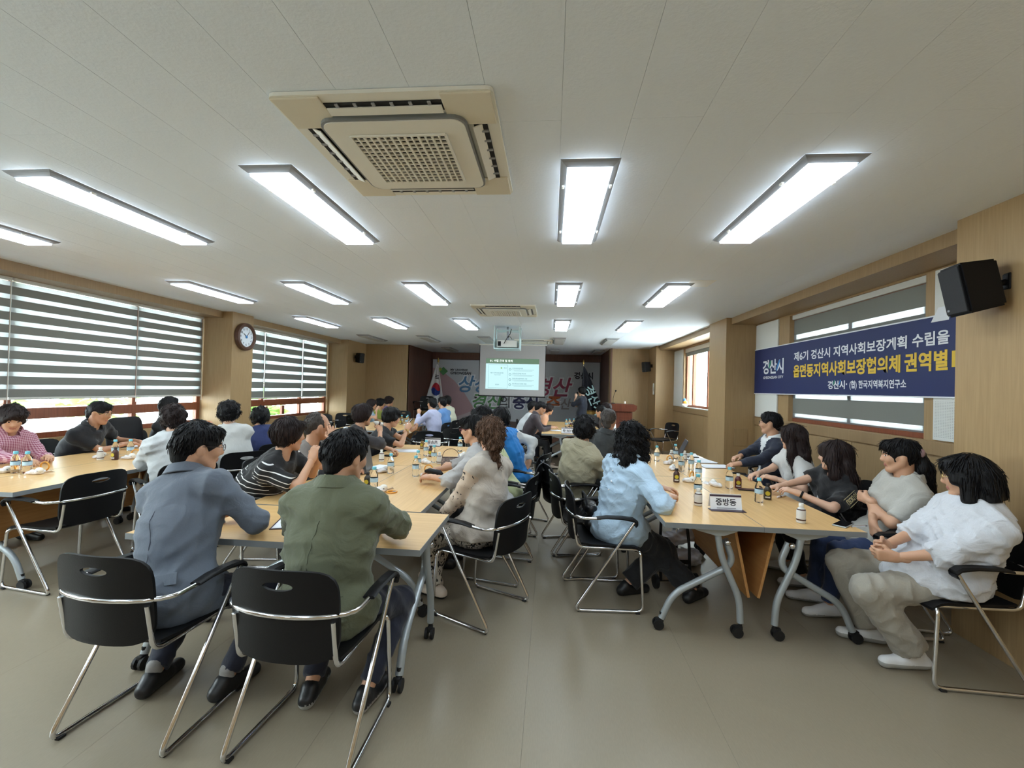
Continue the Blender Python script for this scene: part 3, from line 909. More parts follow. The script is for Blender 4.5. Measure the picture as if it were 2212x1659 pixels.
# ================================================================== WALL THINGS
def speaker(loc, rz, label, s=1., tilt=0.):
    t = empty('wall_speaker', loc, rz, label, 'speaker', 'black wall speakers')
    MT = Matrix.Rotation(tilt, 4, 'X')
    # cabinet faces local -Y
    mb = MB(); w, h, d = .21*s, .31*s, .20*s
    vs = [(-w/2, -d/2, -h/2), (w/2, -d/2, -h/2), (w/2, -d/2, h/2), (-w/2, -d/2, h/2), (-w*.36, d/2, -h*.45), (w*.36, d/2, -h*.45), (w*.36, d/2, h*.45), (-w*.36, d/2, h*.45)]
    mb.add(vs, [(0, 1, 2, 3), (5, 4, 7, 6), (1, 5, 6, 2), (4, 0, 3, 7), (3, 2, 6, 7), (4, 5, 1, 0)], MT)
    bm = bmesh.new(); me = mb.mesh('cab', M_black); bm.from_mesh(me); bmesh.ops.bevel(bm, geom=bm.edges[:], offset=.012*s, segments=2, affect='EDGES'); bm.to_mesh(me); bm.free()
    c = link_mesh('cabinet', me, t)
    MB().box((0, -d/2-.003, .0), (w*.86, .008, h*.88), MT, bev=.003).build('front_grille', mat('speaker_mesh', srgb(30, 31, 34), .6, bump=.8, bscale=320), t)
    MB().box((-w*.3, -d/2-.009, -h*.36), (.018*s, .003, .012*s), MT).build('badge', M_lampframe, t)
    MB().tube([(0, d*.3, 0), (0, d*.45+.07*s, .03)], .018*s, 10).build('arm', M_black, t)
    MB().box((0, d*.45+.075*s, .03), (.075*s, .03*s, .10*s), bev=.008).build('wall_plate', M_black, t)
    return t
speaker((2.55, 2.93, 2.225), math.radians(-101), 'large black speaker on a bracket near the banner', 1.0, .20)
speaker((-5.33, 11.95, 2.28), math.radians(70), 'small dark speaker on the pillar past the striped blinds', .9, .1)
speaker((2.56, 12.2, 2.21), math.radians(-70), 'small dark speaker on the front wall past the podium', .9, .1)
for (loc, rz, a, b, label) in (((-5.465, 7.49, 2.34), 0, .245, .03, 'round wall clock with dark wooden rim on the pillar'),):
    ck = empty('wall_clock', loc, 0, label, 'clock')
    R90 = Matrix.Rotation(math.pi/2, 4, 'Y')
    M_rim = mat('dark_wood_rim', srgb(92, 66, 54), .4, var=.1, bscale=12)
    mb = MB(); mb.lathe([(a*.72, .015), (a*.74, .03), (a*.86, .05), (a*.98, .035), (a, .0), (a, -.03), (a*.72, -.03)], 40, R90, caps=False); mb.build('rim', M_rim, ck, smooth=40)
    mb = MB(); mb.tube([(0, 0, -.02), (0, 0, .012)], a*.74, 40, R90); mb.build('dial', mat('dial_white', srgb(226, 232, 238), .5, var=.02), ck)
    FM = lambda yy, zz: frameM((.014, yy, zz), (0, 1, 0), (0, 0, 1))
    for k in range(12):
        an = math.radians(90-30*(k+1))
        lettering(str(k+1), .055, M_ktext, FM(math.cos(an)*a*.58-(.014 if k < 9 else .026), math.sin(an)*a*.58-.018), ck, bold=.001, name='numeral')
    def hand(deg, L, w, m):
        an = math.radians(deg); d = Vector((0, math.sin(an), math.cos(an)))
        q = d*L; n = Vector((0, d.z, -d.y))*w
        p0 = Vector((.018, 0, 0))-d*.03
        mb = MB(); mb.add([p0+n, p0-n, p0+d*(L+.03)-n*.4, p0+d*(L+.03)+n*.4, p0+n+Vector((.003, 0, 0)), p0-n+Vector((.003, 0, 0)), p0+d*(L+.03)-n*.4+Vector((.003, 0, 0)), p0+d*(L+.03)+n*.4+Vector((.003, 0, 0))],
                          [(0, 1, 2, 3), (7, 6, 5, 4), (0, 4, 5, 1), (1, 5, 6, 2), (2, 6, 7, 3), (3, 7, 4, 0)])
        mb.build('hand', m, ck)
    hand(-52, .085, .009, M_ktext); hand(38, .13, .006, M_ktext)
    MB().sphere((.02, 0, 0), (.006, .028, .028), 14, 8).build('boss', M_btext, ck)

bn = empty('banner', (WR-.03, 5.4, 0), 0, 'navy banner with white and yellow Korean lettering on the wall', 'banner')
Yb0, Yb1, Zb0, Zb1 = 7.27, 3.24, 1.556, 2.235
MB().box((0, (Yb0+Yb1)/2-5.4, (Zb0+Zb1)/2), (.004, Yb0-Yb1, Zb1-Zb0)).build('cloth', M_navy, bn)
for z in (Zb0, Zb1): MB().box((-.002, (Yb0+Yb1)/2-5.4, z), (.006, Yb0-Yb1, .012)).build('hem', M_wtext, bn)
def bnt(s, size, m, y, z, fit, bold=.004, shear=0.):
    return lettering(s, size, m, frameM((-.0045, y-5.4, z), (0, -1, 0), (0, 0, 1)), bn, bold=bold, fit=fit, shear=shear)
bnt('경산시', .22, M_wtext, 7.0, 1.868, .60, .006)
bnt('GYEONGSAN CITY', .05, M_wtext, 6.978, 1.778, .575, .001)
for (yy, zz, m, ln, an) in ((6.78, 1.985, M_gtext, .12, 62), (6.55, 1.96, M_btext, .17, 58)):
    a = math.radians(an)
    mb = MB(); mb.box((0, 0, 0), (.002, .035, ln), Matrix.Translation((-.0065, yy-5.4, zz)) @ Matrix.Rotation(math.radians(90-an), 4, 'X')); mb.build('logo_stroke', m, bn)
bnt('제6기 경산시 지역사회보장계획', .125, M_wtext, 6.142, 2.003, 1.86, .003)
bnt('수립을', .125, M_wtext, 4.223, 2.003, .37, .003)
bnt('위', .125, M_wtext, 3.80, 2.003, .11, .003)
bnt('읍면동지역사회보장협의체', .17, M_ytext, 6.15, 1.795, 1.797, .006)
bnt('권역별', .175, M_ytext, 4.307, 1.795, .442, .006)
bnt('F', .175, M_ytext, 3.83, 1.805, .08, .006)
bnt('경산시', .098, M_wtext, 5.417, 1.635, .30, .003)
bnt('·', .11, M_wtext, 5.10, 1.64, .02, .004)
bnt('(협) 한국지역복지연구소', .088, M_wtext, 5.042, 1.64, .76, .002)
for (yy, m) in ((5.30, M_gtext), (5.20, M_btext)):
    mb = MB(); mb.box((0, 0, 0), (.002, .015, .06), Matrix.Translation((-.0065, yy-5.4, 1.70)) @ Matrix.Rotation(math.radians(28), 4, 'X')); mb.build('logo_stroke', m, bn)
mb = MB(); mb.add([(-.006, 4.03-5.4, 2.185), (-.006, 3.86-5.4, 2.185), (-.006, 3.84-5.4, 2.30), (-.006, 3.96-5.4, 2.30), (-.004, 4.03-5.4, 2.185), (-.004, 3.86-5.4, 2.185), (-.004, 3.84-5.4, 2.30), (-.004, 3.96-5.4, 2.30)],
                  [(0, 1, 2, 3), (7, 6, 5, 4), (0, 4, 5, 1), (1, 5, 6, 2), (2, 6, 7, 3), (3, 7, 4, 0)]); mb.build('white_patch', M_wtext, bn)  # plain white patch over the banner's top edge
# small wall fittings
for (loc, d, label, m) in (((2.735, 12.12, 1.62), (.03, .08, .30), 'white wall plate below the small speaker past the podium', M_white),
                           ((3.17, 7.27, .32), (.10, .012, .12), 'white wall socket low on the pillar', M_white)):
    w_ = empty('wall_plate', loc, 0, label, 'wall plate')
    MB().box((0, 0, 0), d, bev=.004).build('plate', m, w_)
    MB().box((-.002, -.004, 0), (d[0]*.6, d[1]*.9, d[2]*.4), bev=.002).build('socket_insert', M_lampframe, w_)
# ================================================================== PEOPLE: implicit surfaces meshed with surface nets
def V3(*a): return np.array(a, float)
def nrm(v):
    v = np.asarray(v, float); l = np.linalg.norm(v)
    return v/l if l > 1e-9 else v
class Sdf:
    """list of soft primitives; mesh() returns verts, quads"""
    def __init__(s, k=.03): s.p = []; s.k = k; s.cut = []; s.noise = None; s.folds = None; s.m = .06
    def cone(s, a, b, ra, rb, k=None, flat=None, fs=1., c0=False, c1=False):
        """tapered capsule; flat: axis squeezed by fs; c0/c1: flat cut ends"""
        s.p.append(('c', np.asarray(a, float), np.asarray(b, float), ra, rb, k, None if flat is None else nrm(flat), fs, c0, c1)); return s
    def ell(s, c, r, R=None, k=None, op=1):
        s.p.append(('e', np.asarray(c, float), np.asarray(r, float), R, k, op)); return s
    def plane(s, p, n): s.cut.append((np.asarray(p, float), nrm(n))); return s    # removes the side n points to
    def bounds(s):
        lo = np.full(3, 1e9); hi = -lo
        for q in s.p:
            if q[0] == 'c':
                for e, r in ((q[1], q[3]), (q[2], q[4])): lo = np.minimum(lo, e-r); hi = np.maximum(hi, e+r)
            elif q[5] > 0: r = max(q[2]); lo = np.minimum(lo, q[1]-r); hi = np.maximum(hi, q[1]+r)
        return lo, hi
    def mesh(s, h):
        lo, hi = s.bounds(); lo = lo-2.5*h-.012; hi = hi+2.5*h+.012
        n = np.ceil((hi-lo)/h).astype(int)+1
        ax = [lo[i]+h*np.arange(n[i]) for i in range(3)]
        F = np.full(tuple(n), .25, np.float32)
        def sub(l, u):
            i0 = [max(0, int((l[i]-lo[i])/h)) for i in range(3)]
            i1 = [min(n[i], int((u[i]-lo[i])/h)+2) for i in range(3)]
            sl = tuple(slice(a, b) for a, b in zip(i0, i1))
            X = ax[0][sl[0]][:, None, None].astype(np.float32); Y = ax[1][sl[1]][None, :, None].astype(np.float32); Z = ax[2][sl[2]][None, None, :].astype(np.float32)
            return sl, X, Y, Z
        for q in s.p:
            m = s.m
            if q[0] == 'c':
                _, a, b, ra, rb, k, fl, fs, c0, c1 = q
                R = max(ra, rb)
                sl, X, Y, Z = sub(np.minimum(a, b)-R-m, np.maximum(a, b)+R+m)
                ba = b-a; l2 = max(1e-9, ba@ba)
                px, py, pz = X-a[0], Y-a[1], Z-a[2]
                tt = (px*ba[0]+py*ba[1]+pz*ba[2])/l2
                t = np.clip(tt, 0, 1)
                dx, dy, dz = px-ba[0]*t, py-ba[1]*t, pz-ba[2]*t
                if fl is not None:
                    w = (dx*fl[0]+dy*fl[1]+dz*fl[2])*(1/fs-1)
                    dx, dy, dz = dx+fl[0]*w, dy+fl[1]*w, dz+fl[2]*w
                d = np.sqrt(dx*dx+dy*dy+dz*dz)-(ra+(rb-ra)*t)
                if fl is not None: d = d*(.5+.5*min(1, fs))
                L = math.sqrt(l2)
                if c1: d = np.maximum(d, (tt-1)*L)
                if c0: d = np.maximum(d, -tt*L)
                op = 1
            else:
                _, c, r, Rm, k, op = q
                R = max(r)
                sl, X, Y, Z = sub(c-R-m, c+R+m)
                px, py, pz = X-c[0], Y-c[1], Z-c[2]
                if Rm is not None:
                    px, py, pz = (px*Rm[0][0]+py*Rm[1][0]+pz*Rm[2][0], px*Rm[0][1]+py*Rm[1][1]+pz*Rm[2][1], px*Rm[0][2]+py*Rm[1][2]+pz*Rm[2][2])
                g = np.sqrt((px/r[0])**2+(py/r[1])**2+(pz/r[2])**2)
                g2 = np.sqrt((px/r[0]**2)**2+(py/r[1]**2)**2+(pz/r[2]**2)**2)+1e-6
                d = g*(g-1)/g2
            kk = s.k if k is None else k
            S = F[sl]
            if op > 0:
                hh = np.clip(.5+.5*(S-d)/kk, 0, 1) if kk > 0 else (S > d).astype(np.float32)
                F[sl] = S*(1-hh)+d*hh-kk*hh*(1-hh)
            else:
                d = -d; hh = np.clip(.5-.5*(S-d)/kk, 0, 1)
                F[sl] = S*(1-hh)+d*hh+kk*hh*(1-hh)
        X = ax[0][:, None, None].astype(np.float32); Y = ax[1][None, :, None].astype(np.float32); Z = ax[2][None, None, :].astype(np.float32)
        if s.noise:
            for (w, amp, ph) in s.noise:
                F += (amp*np.sin(X*w[0]+Y*w[1]+Z*w[2]+ph)).astype(np.float32)
        if s.folds:
            for (w, w2, amp, ph) in s.folds:
                q_ = X*w[0]+Y*w[1]+Z*w[2]+ph+.9*np.sin(X*w2[0]+Y*w2[1]+Z*w2[2])
                m_ = .5+.5*np.sin(X*w2[1]*.7-Y*w2[0]*.7+Z*w2[2]*.6+ph*2)
                F += (amp*m_*((1-np.abs(np.sin(q_)))**2-.2)).astype(np.float32)
        for p, nn in s.cut:
            F = np.maximum(F, ((X-p[0])*nn[0]+(Y-p[1])*nn[1]+(Z-p[2])*nn[2]).astype(np.float32))
        return nets(F, lo, h)
def nets(F, lo, h):
    ins = F < 0
    nx, ny, nz = F.shape
    c = ins[:-1, :-1, :-1].astype(np.int8)
    cnt = np.zeros((nx-1, ny-1, nz-1), np.int8)
    for i in (0, 1):
        for j in (0, 1):
            for k in (0, 1): cnt += ins[i:nx-1+i, j:ny-1+j, k:nz-1+k]
    act = (cnt > 0) & (cnt < 8)
    idx = np.full(act.shape, -1, np.int32)
    I, J, K = np.nonzero(act)
    idx[I, J, K] = np.arange(len(I))
    acc = np.zeros((len(I), 3)); num = np.zeros(len(I))
    cor = [(0, 0, 0), (1, 0, 0), (0, 1, 0), (1, 1, 0), (0, 0, 1), (1, 0, 1), (0, 1, 1), (1, 1, 1)]
    vals = [F[I+a, J+b, K+g] for a, b, g in cor]
    for e0, e1 in ((0, 1), (2, 3), (4, 5), (6, 7), (0, 2), (1, 3), (4, 6), (5, 7), (0, 4), (1, 5), (2, 6), (3, 7)):
        f0, f1 = vals[e0], vals[e1]
        m = (f0 < 0) != (f1 < 0)
        t = np.where(m, f0/np.where(m, f0-f1, 1), 0)
        c0 = np.array(cor[e0], float); c1 = np.array(cor[e1], float)
        acc += (c0+(c1-c0)*t[:, None])*m[:, None]; num += m
    v = np.stack([I, J, K], 1)+acc/np.maximum(num, 1)[:, None]
    v = v*h+lo
    faces = []
    for axis in range(3):
        a0 = [slice(None)]*3; a1 = [slice(None)]*3
        a0[axis] = slice(0, -1); a1[axis] = slice(1, None)
        s0 = ins[tuple(a0)]; s1 = ins[tuple(a1)]
        ch = s0 != s1
        o1, o2 = [(1, 2), (2, 0), (0, 1)][axis]
        i, j, k = np.nonzero(ch)
        p = np.stack([i, j, k], 1)
        ok = (p[:, o1] > 0) & (p[:, o2] > 0) & (p[:, o1] < F.shape[o1]-1) & (p[:, o2] < F.shape[o2]-1)
        p = p[ok]
        if not len(p): continue
        fl = s0[p[:, 0], p[:, 1], p[:, 2]]
        def g(d1, d2):
            q = p.copy(); q[:, o1] += d1; q[:, o2] += d2
            return idx[q[:, 0], q[:, 1], q[:, 2]]
        q = np.stack([g(-1, -1), g(0, -1), g(0, 0), g(-1, 0)], 1)
        q[~fl] = q[~fl][:, ::-1]
        faces.append(q)
    f = np.concatenate(faces) if faces else np.zeros((0, 4), int)
    return v, f
def smooth_verts(v, f, it=1, lam=.5):
    for _ in range(it):
        acc = np.zeros_like(v); n = np.zeros(len(v))
        for a, b in ((0, 1), (1, 2), (2, 3), (3, 0)):
            np.add.at(acc, f[:, a], v[f[:, b]]); np.add.at(acc, f[:, b], v[f[:, a]])
            np.add.at(n, f[:, a], 1); np.add.at(n, f[:, b], 1)
        v = v*(1-lam)+lam*acc/np.maximum(n, 1)[:, None]
    return v
def np_mesh(name, parts, mats, parent, sm=1):
    """parts: list of (verts, quads, material index array or int)"""
    vs = []; fs = []; ms = []; o = 0
    for v, f, m in parts:
        if not len(f): continue
        v = smooth_verts(v, f, sm)
        vs.append(v); fs.append(f+o); o += len(v)
        ms.append(np.full(len(f), m) if np.isscalar(m) else m)
    v = np.concatenate(vs); f = np.concatenate(fs); mi = np.concatenate(ms)
    me = bpy.data.meshes.new(name)
    me.vertices.add(len(v)); me.vertices.foreach_set('co', v.astype(np.float32).ravel())
    me.loops.add(len(f)*4); me.polygons.add(len(f))
    me.loops.foreach_set('vertex_index', f.astype(np.int32).ravel())
    me.polygons.foreach_set('loop_start', (np.arange(len(f))*4).astype(np.int32))
    me.polygons.foreach_set('material_index', mi.astype(np.int32))
    me.polygons.foreach_set('use_smooth', np.ones(len(f), bool))
    for m in mats: me.materials.append(m)
    me.update(calc_edges=True)
    return link_mesh(name, me, parent)

# ---- skin, hair, cloth materials
def skin(name, c):
    if name in MATS: return MATS[name]
    m = mat(name, c, .5, bump=.06, bscale=180, var=.05)
    b = m.node_tree.nodes['Principled BSDF']
    b.inputs['Subsurface Weight'].default_value = .12
    b.inputs['Subsurface Radius'].default_value = (.012, .005, .003)
    b.inputs['Subsurface Scale'].default_value = 1.
    return m
SKIN = [skin('skin_light', srgb(214, 172, 146)), skin('skin_warm', srgb(200, 154, 124)), skin('skin_tan', srgb(186, 138, 108))]
M_lip = mat('lips', srgb(178, 116, 104), .45, var=.04)
M_eye = mat('eye_dark', srgb(34, 26, 24), .25, var=.02)
M_eyew = mat('eye_white', srgb(214, 208, 204), .3, var=.02)
def hair_mat(name, c, fine=1.):
    if name in MATS: return MATS[name]
    m, nt, b = node_mat(name)
    tc = nt.nodes.new('ShaderNodeTexCoord'); mp = nt.nodes.new('ShaderNodeMapping')
    mp.inputs['Scale'].default_value = (70*fine, 70*fine, 7*fine)
    nt.links.new(tc.outputs['Object'], mp.inputs[0])
    nz = nt.nodes.new('ShaderNodeTexNoise'); nz.inputs['Scale'].default_value = 2.4; nz.inputs['Detail'].default_value = 4
    nz.inputs['Distortion'].default_value = .5
    nt.links.new(mp.outputs[0], nz.inputs['Vector'])
    cr = nt.nodes.new('ShaderNodeValToRGB')
    cr.color_ramp.elements[0].position = .35; cr.color_ramp.elements[0].color = tuple(q*.6 for q in c[:3])+(1,)
    cr.color_ramp.elements[1].position = .75; cr.color_ramp.elements[1].color = tuple(min(1, q*1.5) for q in c[:3])+(1,)
    nt.links.new(nz.outputs['Fac'], cr.inputs[0]); nt.links.new(cr.outputs[0], b.inputs['Base Color'])
    bp = nt.nodes.new('ShaderNodeBump'); bp.inputs['Strength'].default_value = .7; bp.inputs['Distance'].default_value = .006
    nt.links.new(nz.outputs['Fac'], bp.inputs['Height']); nt.links.new(bp.outputs[0], b.inputs['Normal'])
    b.inputs['Roughness'].default_value = .5
    b.inputs['Specular IOR Level'].default_value = .22
    MATS[name] = m
    return m
H_black = hair_mat('hair_black', srgb(15, 14, 16))
H_brown = hair_mat('hair_dark_brown', srgb(38, 27, 26))
H_lbrown = hair_mat('hair_light_brown', srgb(88, 64, 48))
H_grey = hair_mat('hair_grey', srgb(74, 68, 64))
def cloth(name, c, rough=.85, bump=.5, weave=220.):
    """plain woven cloth with soft creases"""
    if name in MATS: return MATS[name]
    m, nt, b = node_mat(name)
    tc = nt.nodes.new('ShaderNodeTexCoord')
    n1 = nt.nodes.new('ShaderNodeTexNoise'); n1.inputs['Scale'].default_value = 7; n1.inputs['Detail'].default_value = 3; n1.inputs['Distortion'].default_value = 1.4
    n2 = nt.nodes.new('ShaderNodeTexNoise'); n2.inputs['Scale'].default_value = weave; n2.inputs['Detail'].default_value = 1
    nt.links.new(tc.outputs['Object'], n1.inputs['Vector']); nt.links.new(tc.outputs['Object'], n2.inputs['Vector'])
    b1 = nt.nodes.new('ShaderNodeBump'); b1.inputs['Strength'].default_value = bump; b1.inputs['Distance'].default_value = .02
    b2 = nt.nodes.new('ShaderNodeBump'); b2.inputs['Strength'].default_value = .15; b2.inputs['Distance'].default_value = .002
    nt.links.new(n1.outputs['Fac'], b1.inputs['Height']); nt.links.new(n2.outputs['Fac'], b2.inputs['Height'])
    nt.links.new(b1.outputs[0], b2.inputs['Normal']); nt.links.new(b2.outputs[0], b.inputs['Normal'])
    mx = nt.nodes.new('ShaderNodeMix'); mx.data_type = 'RGBA'
    mx.inputs[6].default_value = tuple(q*.9 for q in c[:3])+(1,); mx.inputs[7].default_value = tuple(min(1, q*1.08) for q in c[:3])+(1,)
    nt.links.new(n2.outputs['Fac'], mx.inputs[0]); nt.links.new(mx.outputs[2], b.inputs['Base Color'])
    b.inputs['Roughness'].default_value = rough
    b.inputs['Sheen Weight'].default_value = .15
    MATS[name] = m
    return m
def stripe_cloth(name, base, line, direction, freq, duty=.3, second=None):
    """striped or checked cloth in object space"""
    if name in MATS: return MATS[name]
    m, nt, b = node_mat(name)
    tc = nt.nodes.new('ShaderNodeTexCoord')
    def band(d, f, du):
        dp = nt.nodes.new('ShaderNodeVectorMath'); dp.operation = 'DOT_PRODUCT'; dp.inputs[1].default_value = d
        nt.links.new(tc.outputs['Object'], dp.inputs[0])
        mu = nt.nodes.new('ShaderNodeMath'); mu.operation = 'MULTIPLY'; mu.inputs[1].default_value = f
        nt.links.new(dp.outputs['Value'], mu.inputs[0])
        fr = nt.nodes.new('ShaderNodeMath'); fr.operation = 'FRACT'; nt.links.new(mu.outputs[0], fr.inputs[0])
        lt = nt.nodes.new('ShaderNodeMath'); lt.operation = 'LESS_THAN'; lt.inputs[1].default_value = du
        nt.links.new(fr.outputs[0], lt.inputs[0])
        return lt.outputs[0]
    f1 = band(direction, freq, duty)
    if second is not None:
        f2 = band(second, freq, duty)
        ad = nt.nodes.new('ShaderNodeMath'); ad.operation = 'ADD'; nt.links.new(f1, ad.inputs[0]); nt.links.new(f2, ad.inputs[1])
        hf = nt.nodes.new('ShaderNodeMath'); hf.operation = 'MULTIPLY'; hf.inputs[1].default_value = .5; nt.links.new(ad.outputs[0], hf.inputs[0]); f1 = hf.outputs[0]
    mx = nt.nodes.new('ShaderNodeMix'); mx.data_type = 'RGBA'; mx.inputs[6].default_value = base; mx.inputs[7].default_value = line
    nt.links.new(f1, mx.inputs[0]); nt.links.new(mx.outputs[2], b.inputs['Base Color'])
    b.inputs['Roughness'].default_value = .85
    MATS[name] = m
    return m
def print_cloth(name, base, ink, scale=26., thr=.56):
    if name in MATS: return MATS[name]
    m, nt, b = node_mat(name)
    tc = nt.nodes.new('ShaderNodeTexCoord')
    mp = nt.nodes.new('ShaderNodeMapping'); mp.inputs['Scale'].default_value = (1, 1, .6); nt.links.new(tc.outputs['Object'], mp.inputs[0])
    n1 = nt.nodes.new('ShaderNodeTexNoise'); n1.inputs['Scale'].default_value = scale; n1.inputs['Detail'].default_value = 2; n1.inputs['Distortion'].default_value = 2.
    nt.links.new(mp.outputs[0], n1.inputs['Vector'])
    lt = nt.nodes.new('ShaderNodeMath'); lt.operation = 'GREATER_THAN'; lt.inputs[1].default_value = thr; nt.links.new(n1.outputs['Fac'], lt.inputs[0])
    mx = nt.nodes.new('ShaderNodeMix'); mx.data_type = 'RGBA'; mx.inputs[6].default_value = base; mx.inputs[7].default_value = ink
    nt.links.new(lt.outputs[0], mx.inputs[0]); nt.links.new(mx.outputs[2], b.inputs['Base Color'])
    b.inputs['Roughness'].default_value = .85
    MATS[name] = m
    return m

def rotm(yaw, pitch=0., roll=0.):
    """columns: right, forward, up.  yaw 0 looks along +y, positive turns left; pitch>0 looks down"""
    M3 = Matrix.Rotation(yaw, 3, 'Z') @ Matrix.Rotation(-pitch, 3, 'X') @ Matrix.Rotation(roll, 3, 'Y')
    return np.array(M3)
def ik(S, T, l1, l2, pole):
    d = T-S; D = np.linalg.norm(d); D2 = min(max(D, .12), l1+l2-.004); dn = nrm(d); T = S+dn*D2
    a = (l1*l1-l2*l2+D2*D2)/(2*D2); hh = math.sqrt(max(0, l1*l1-a*a))
    p = pole-dn*(pole@dn); p = nrm(p)
    return S+dn*a+p*hh, T
def hand_sdf(W, d, n, side, curl, s):
    """hand at wrist W pointing along d, palm normal n; side +1 right hand"""
    d = nrm(d); n = nrm(n-d*(n@d)); x = np.cross(d, n)*side        # x points to the thumb side
    S = Sdf(.010); S.m = .03
    P = lambda a, b, c: W+(x*a+d*b+n*c)*s
    S.cone(P(0, -.05, 0), P(0, .01, 0), .026*s, .024*s)
    for i, (ox, L, ro) in enumerate(((.027, .068, .0090), (.009, .076, .0092), (-.009, .071, .0088), (-.026, .056, .0080))):
        kn = P(ox, .085-.004*abs(i-1), 0)
        S.cone(P(ox*.7, .0, 0), kn, .0135*s, .0125*s, .018)
        dirv = d+x*(.12*ox/.027); dirv = nrm(dirv); p = kn; ang = 0
        for seg, fr in ((0, .46), (1, .30), (2, .24)):
            ang += curl*(.75 if seg == 0 else 1.0)*(1+.12*i)
            v = dirv*math.cos(ang)+n*math.sin(ang)
            q = p+v*L*fr*s
            S.cone(p, q, (ro-.0006*seg)*s, (ro-.0006*(seg+1))*s, .004)
            p = q
    t0 = P(.024, .025, .004); t1 = P(.050, .055, .012+.014*min(1, curl)); t2 = P(.052-.018*min(1, curl), .088, .018+.03*min(1, curl))
    S.cone(P(.012, .01, 0), t0, .016*s, .0145*s, .014); S.cone(t0, t1, .0130*s, .0112*s, .010); S.cone(t1, t2, .0110*s, .0092*s, .005)
    return S

HAIRN = {}
def noise_set(seed, f0, f1, amp, n=6):
    r = np.random.RandomState(seed); out = []
    for _ in range(n):
        w = r.randn(3); w /= np.linalg.norm(w); out.append((w*r.uniform(f0, f1), amp*r.uniform(.5, 1), r.uniform(0, 6.28)))
    return out

def fold_set(seed, axis, amp, n=5):
    r = np.random.RandomState(seed); out = []
    for _ in range(n):
        w = nrm(np.asarray(axis)*1.0+r.randn(3)*.6)*r.uniform(26, 62); w2 = r.randn(3)*9
        out.append((w, w2, amp*r.uniform(.6, 1), r.uniform(0, 6.28)))
    return out
def strands(v, f, C, R, s, style, seed, n):
    """tapered locks lying on the hair surface, following the fall of the hair"""
    r = np.random.RandomState(seed+77)
    if not len(f): return []
    fi = r.randint(0, len(f), n)
    q = v[f[fi]]; cen = q.mean(1)
    nn = np.cross(q[:, 2]-q[:, 0], q[:, 3]-q[:, 1]); nn /= np.linalg.norm(nn, axis=1)[:, None]+1e-9
    up = R[:, 2]; crown = C+R @ (np.array([.0, -.035, .125])*s)
    fl = cen-crown; fl = fl/(np.linalg.norm(fl, axis=1)[:, None]+1e-9)*.7-up*.8
    fl = fl-nn*(fl*nn).sum(1)[:, None]; fl /= np.linalg.norm(fl, axis=1)[:, None]+1e-9
    lc = (cen-C) @ R/s
    keep = np.ones(n, bool)
    if style in ('man', 'crop', 'bald'): keep = ~((lc[:, 2] < .045) & (lc[:, 1] > -.035)) & ~((lc[:, 2] < -.03))
    elif style == 'pony': keep = ~((lc[:, 2] < .05) & (lc[:, 1] > -.02))
    elif style == 'bob': keep = (lc[:, 2] > -.075) & ~((lc[:, 1] > .03) & (lc[:, 2] < .05))
    elif style in ('perm', 'bowl', 'long', 'curlylong'): keep = ~((lc[:, 1] > .035) & (lc[:, 2] < .055))
    if not keep.any(): return []
    cen, nn, fl = cen[keep], nn[keep], fl[keep]; n = len(cen)
    sd = np.cross(nn, fl)
    curly = style in ('curlylong', 'bun', 'perm')
    L0 = {'man': .027, 'crop': .018, 'bald': .016, 'perm': .040, 'bowl': .05, 'bob': .07, 'long': .09, 'pony': .06, 'bun': .05, 'curlylong': .055}.get(style, .04)
    L = L0*r.uniform(.6, 1.2, n)*s
    wd = r.uniform(.0032, .0056, n)*s*(1.1 if curly else 1)
    nseg = 6 if curly else 3
    V = []; F = []; o = 0
    ph = r.uniform(0, 6.28, n)
    amp = (.007 if style == 'curlylong' else .005 if curly else .0015)*s
    rings = []
    for k in range(nseg+1):
        t = k/nseg
        lift = (.0015+.004*t*(1.6 if curly else .6))*s
        p = cen+fl*(L*(t-.3))[:, None]+nn*lift*1.0+sd*(amp*np.sin(ph+t*7))[:, None]
        if curly: p = p+nn*(amp*.7*np.cos(ph+t*7))[:, None]
        w = (wd*(1-abs(2*t-.8)**2*.45 if not curly else 1-.5*t))[:, None]
        rings.append((p+sd*w, p+nn*w*.7, p-sd*w))
    for k in range(nseg+1): V += [rings[k][0], rings[k][1], rings[k][2]]
    V = np.stack(V, 1).reshape(-1, 3)
    m = 3*(nseg+1); base = np.arange(n)*m
    for k in range(nseg):
        for a in range(3):
            b = (a+1) % 3
            F.append(np.stack([base+3*k+a, base+3*k+b, base+3*k+3+b, base+3*k+3+a], 1))
    return [(V, np.concatenate(F)[:, ::-1], 0)]
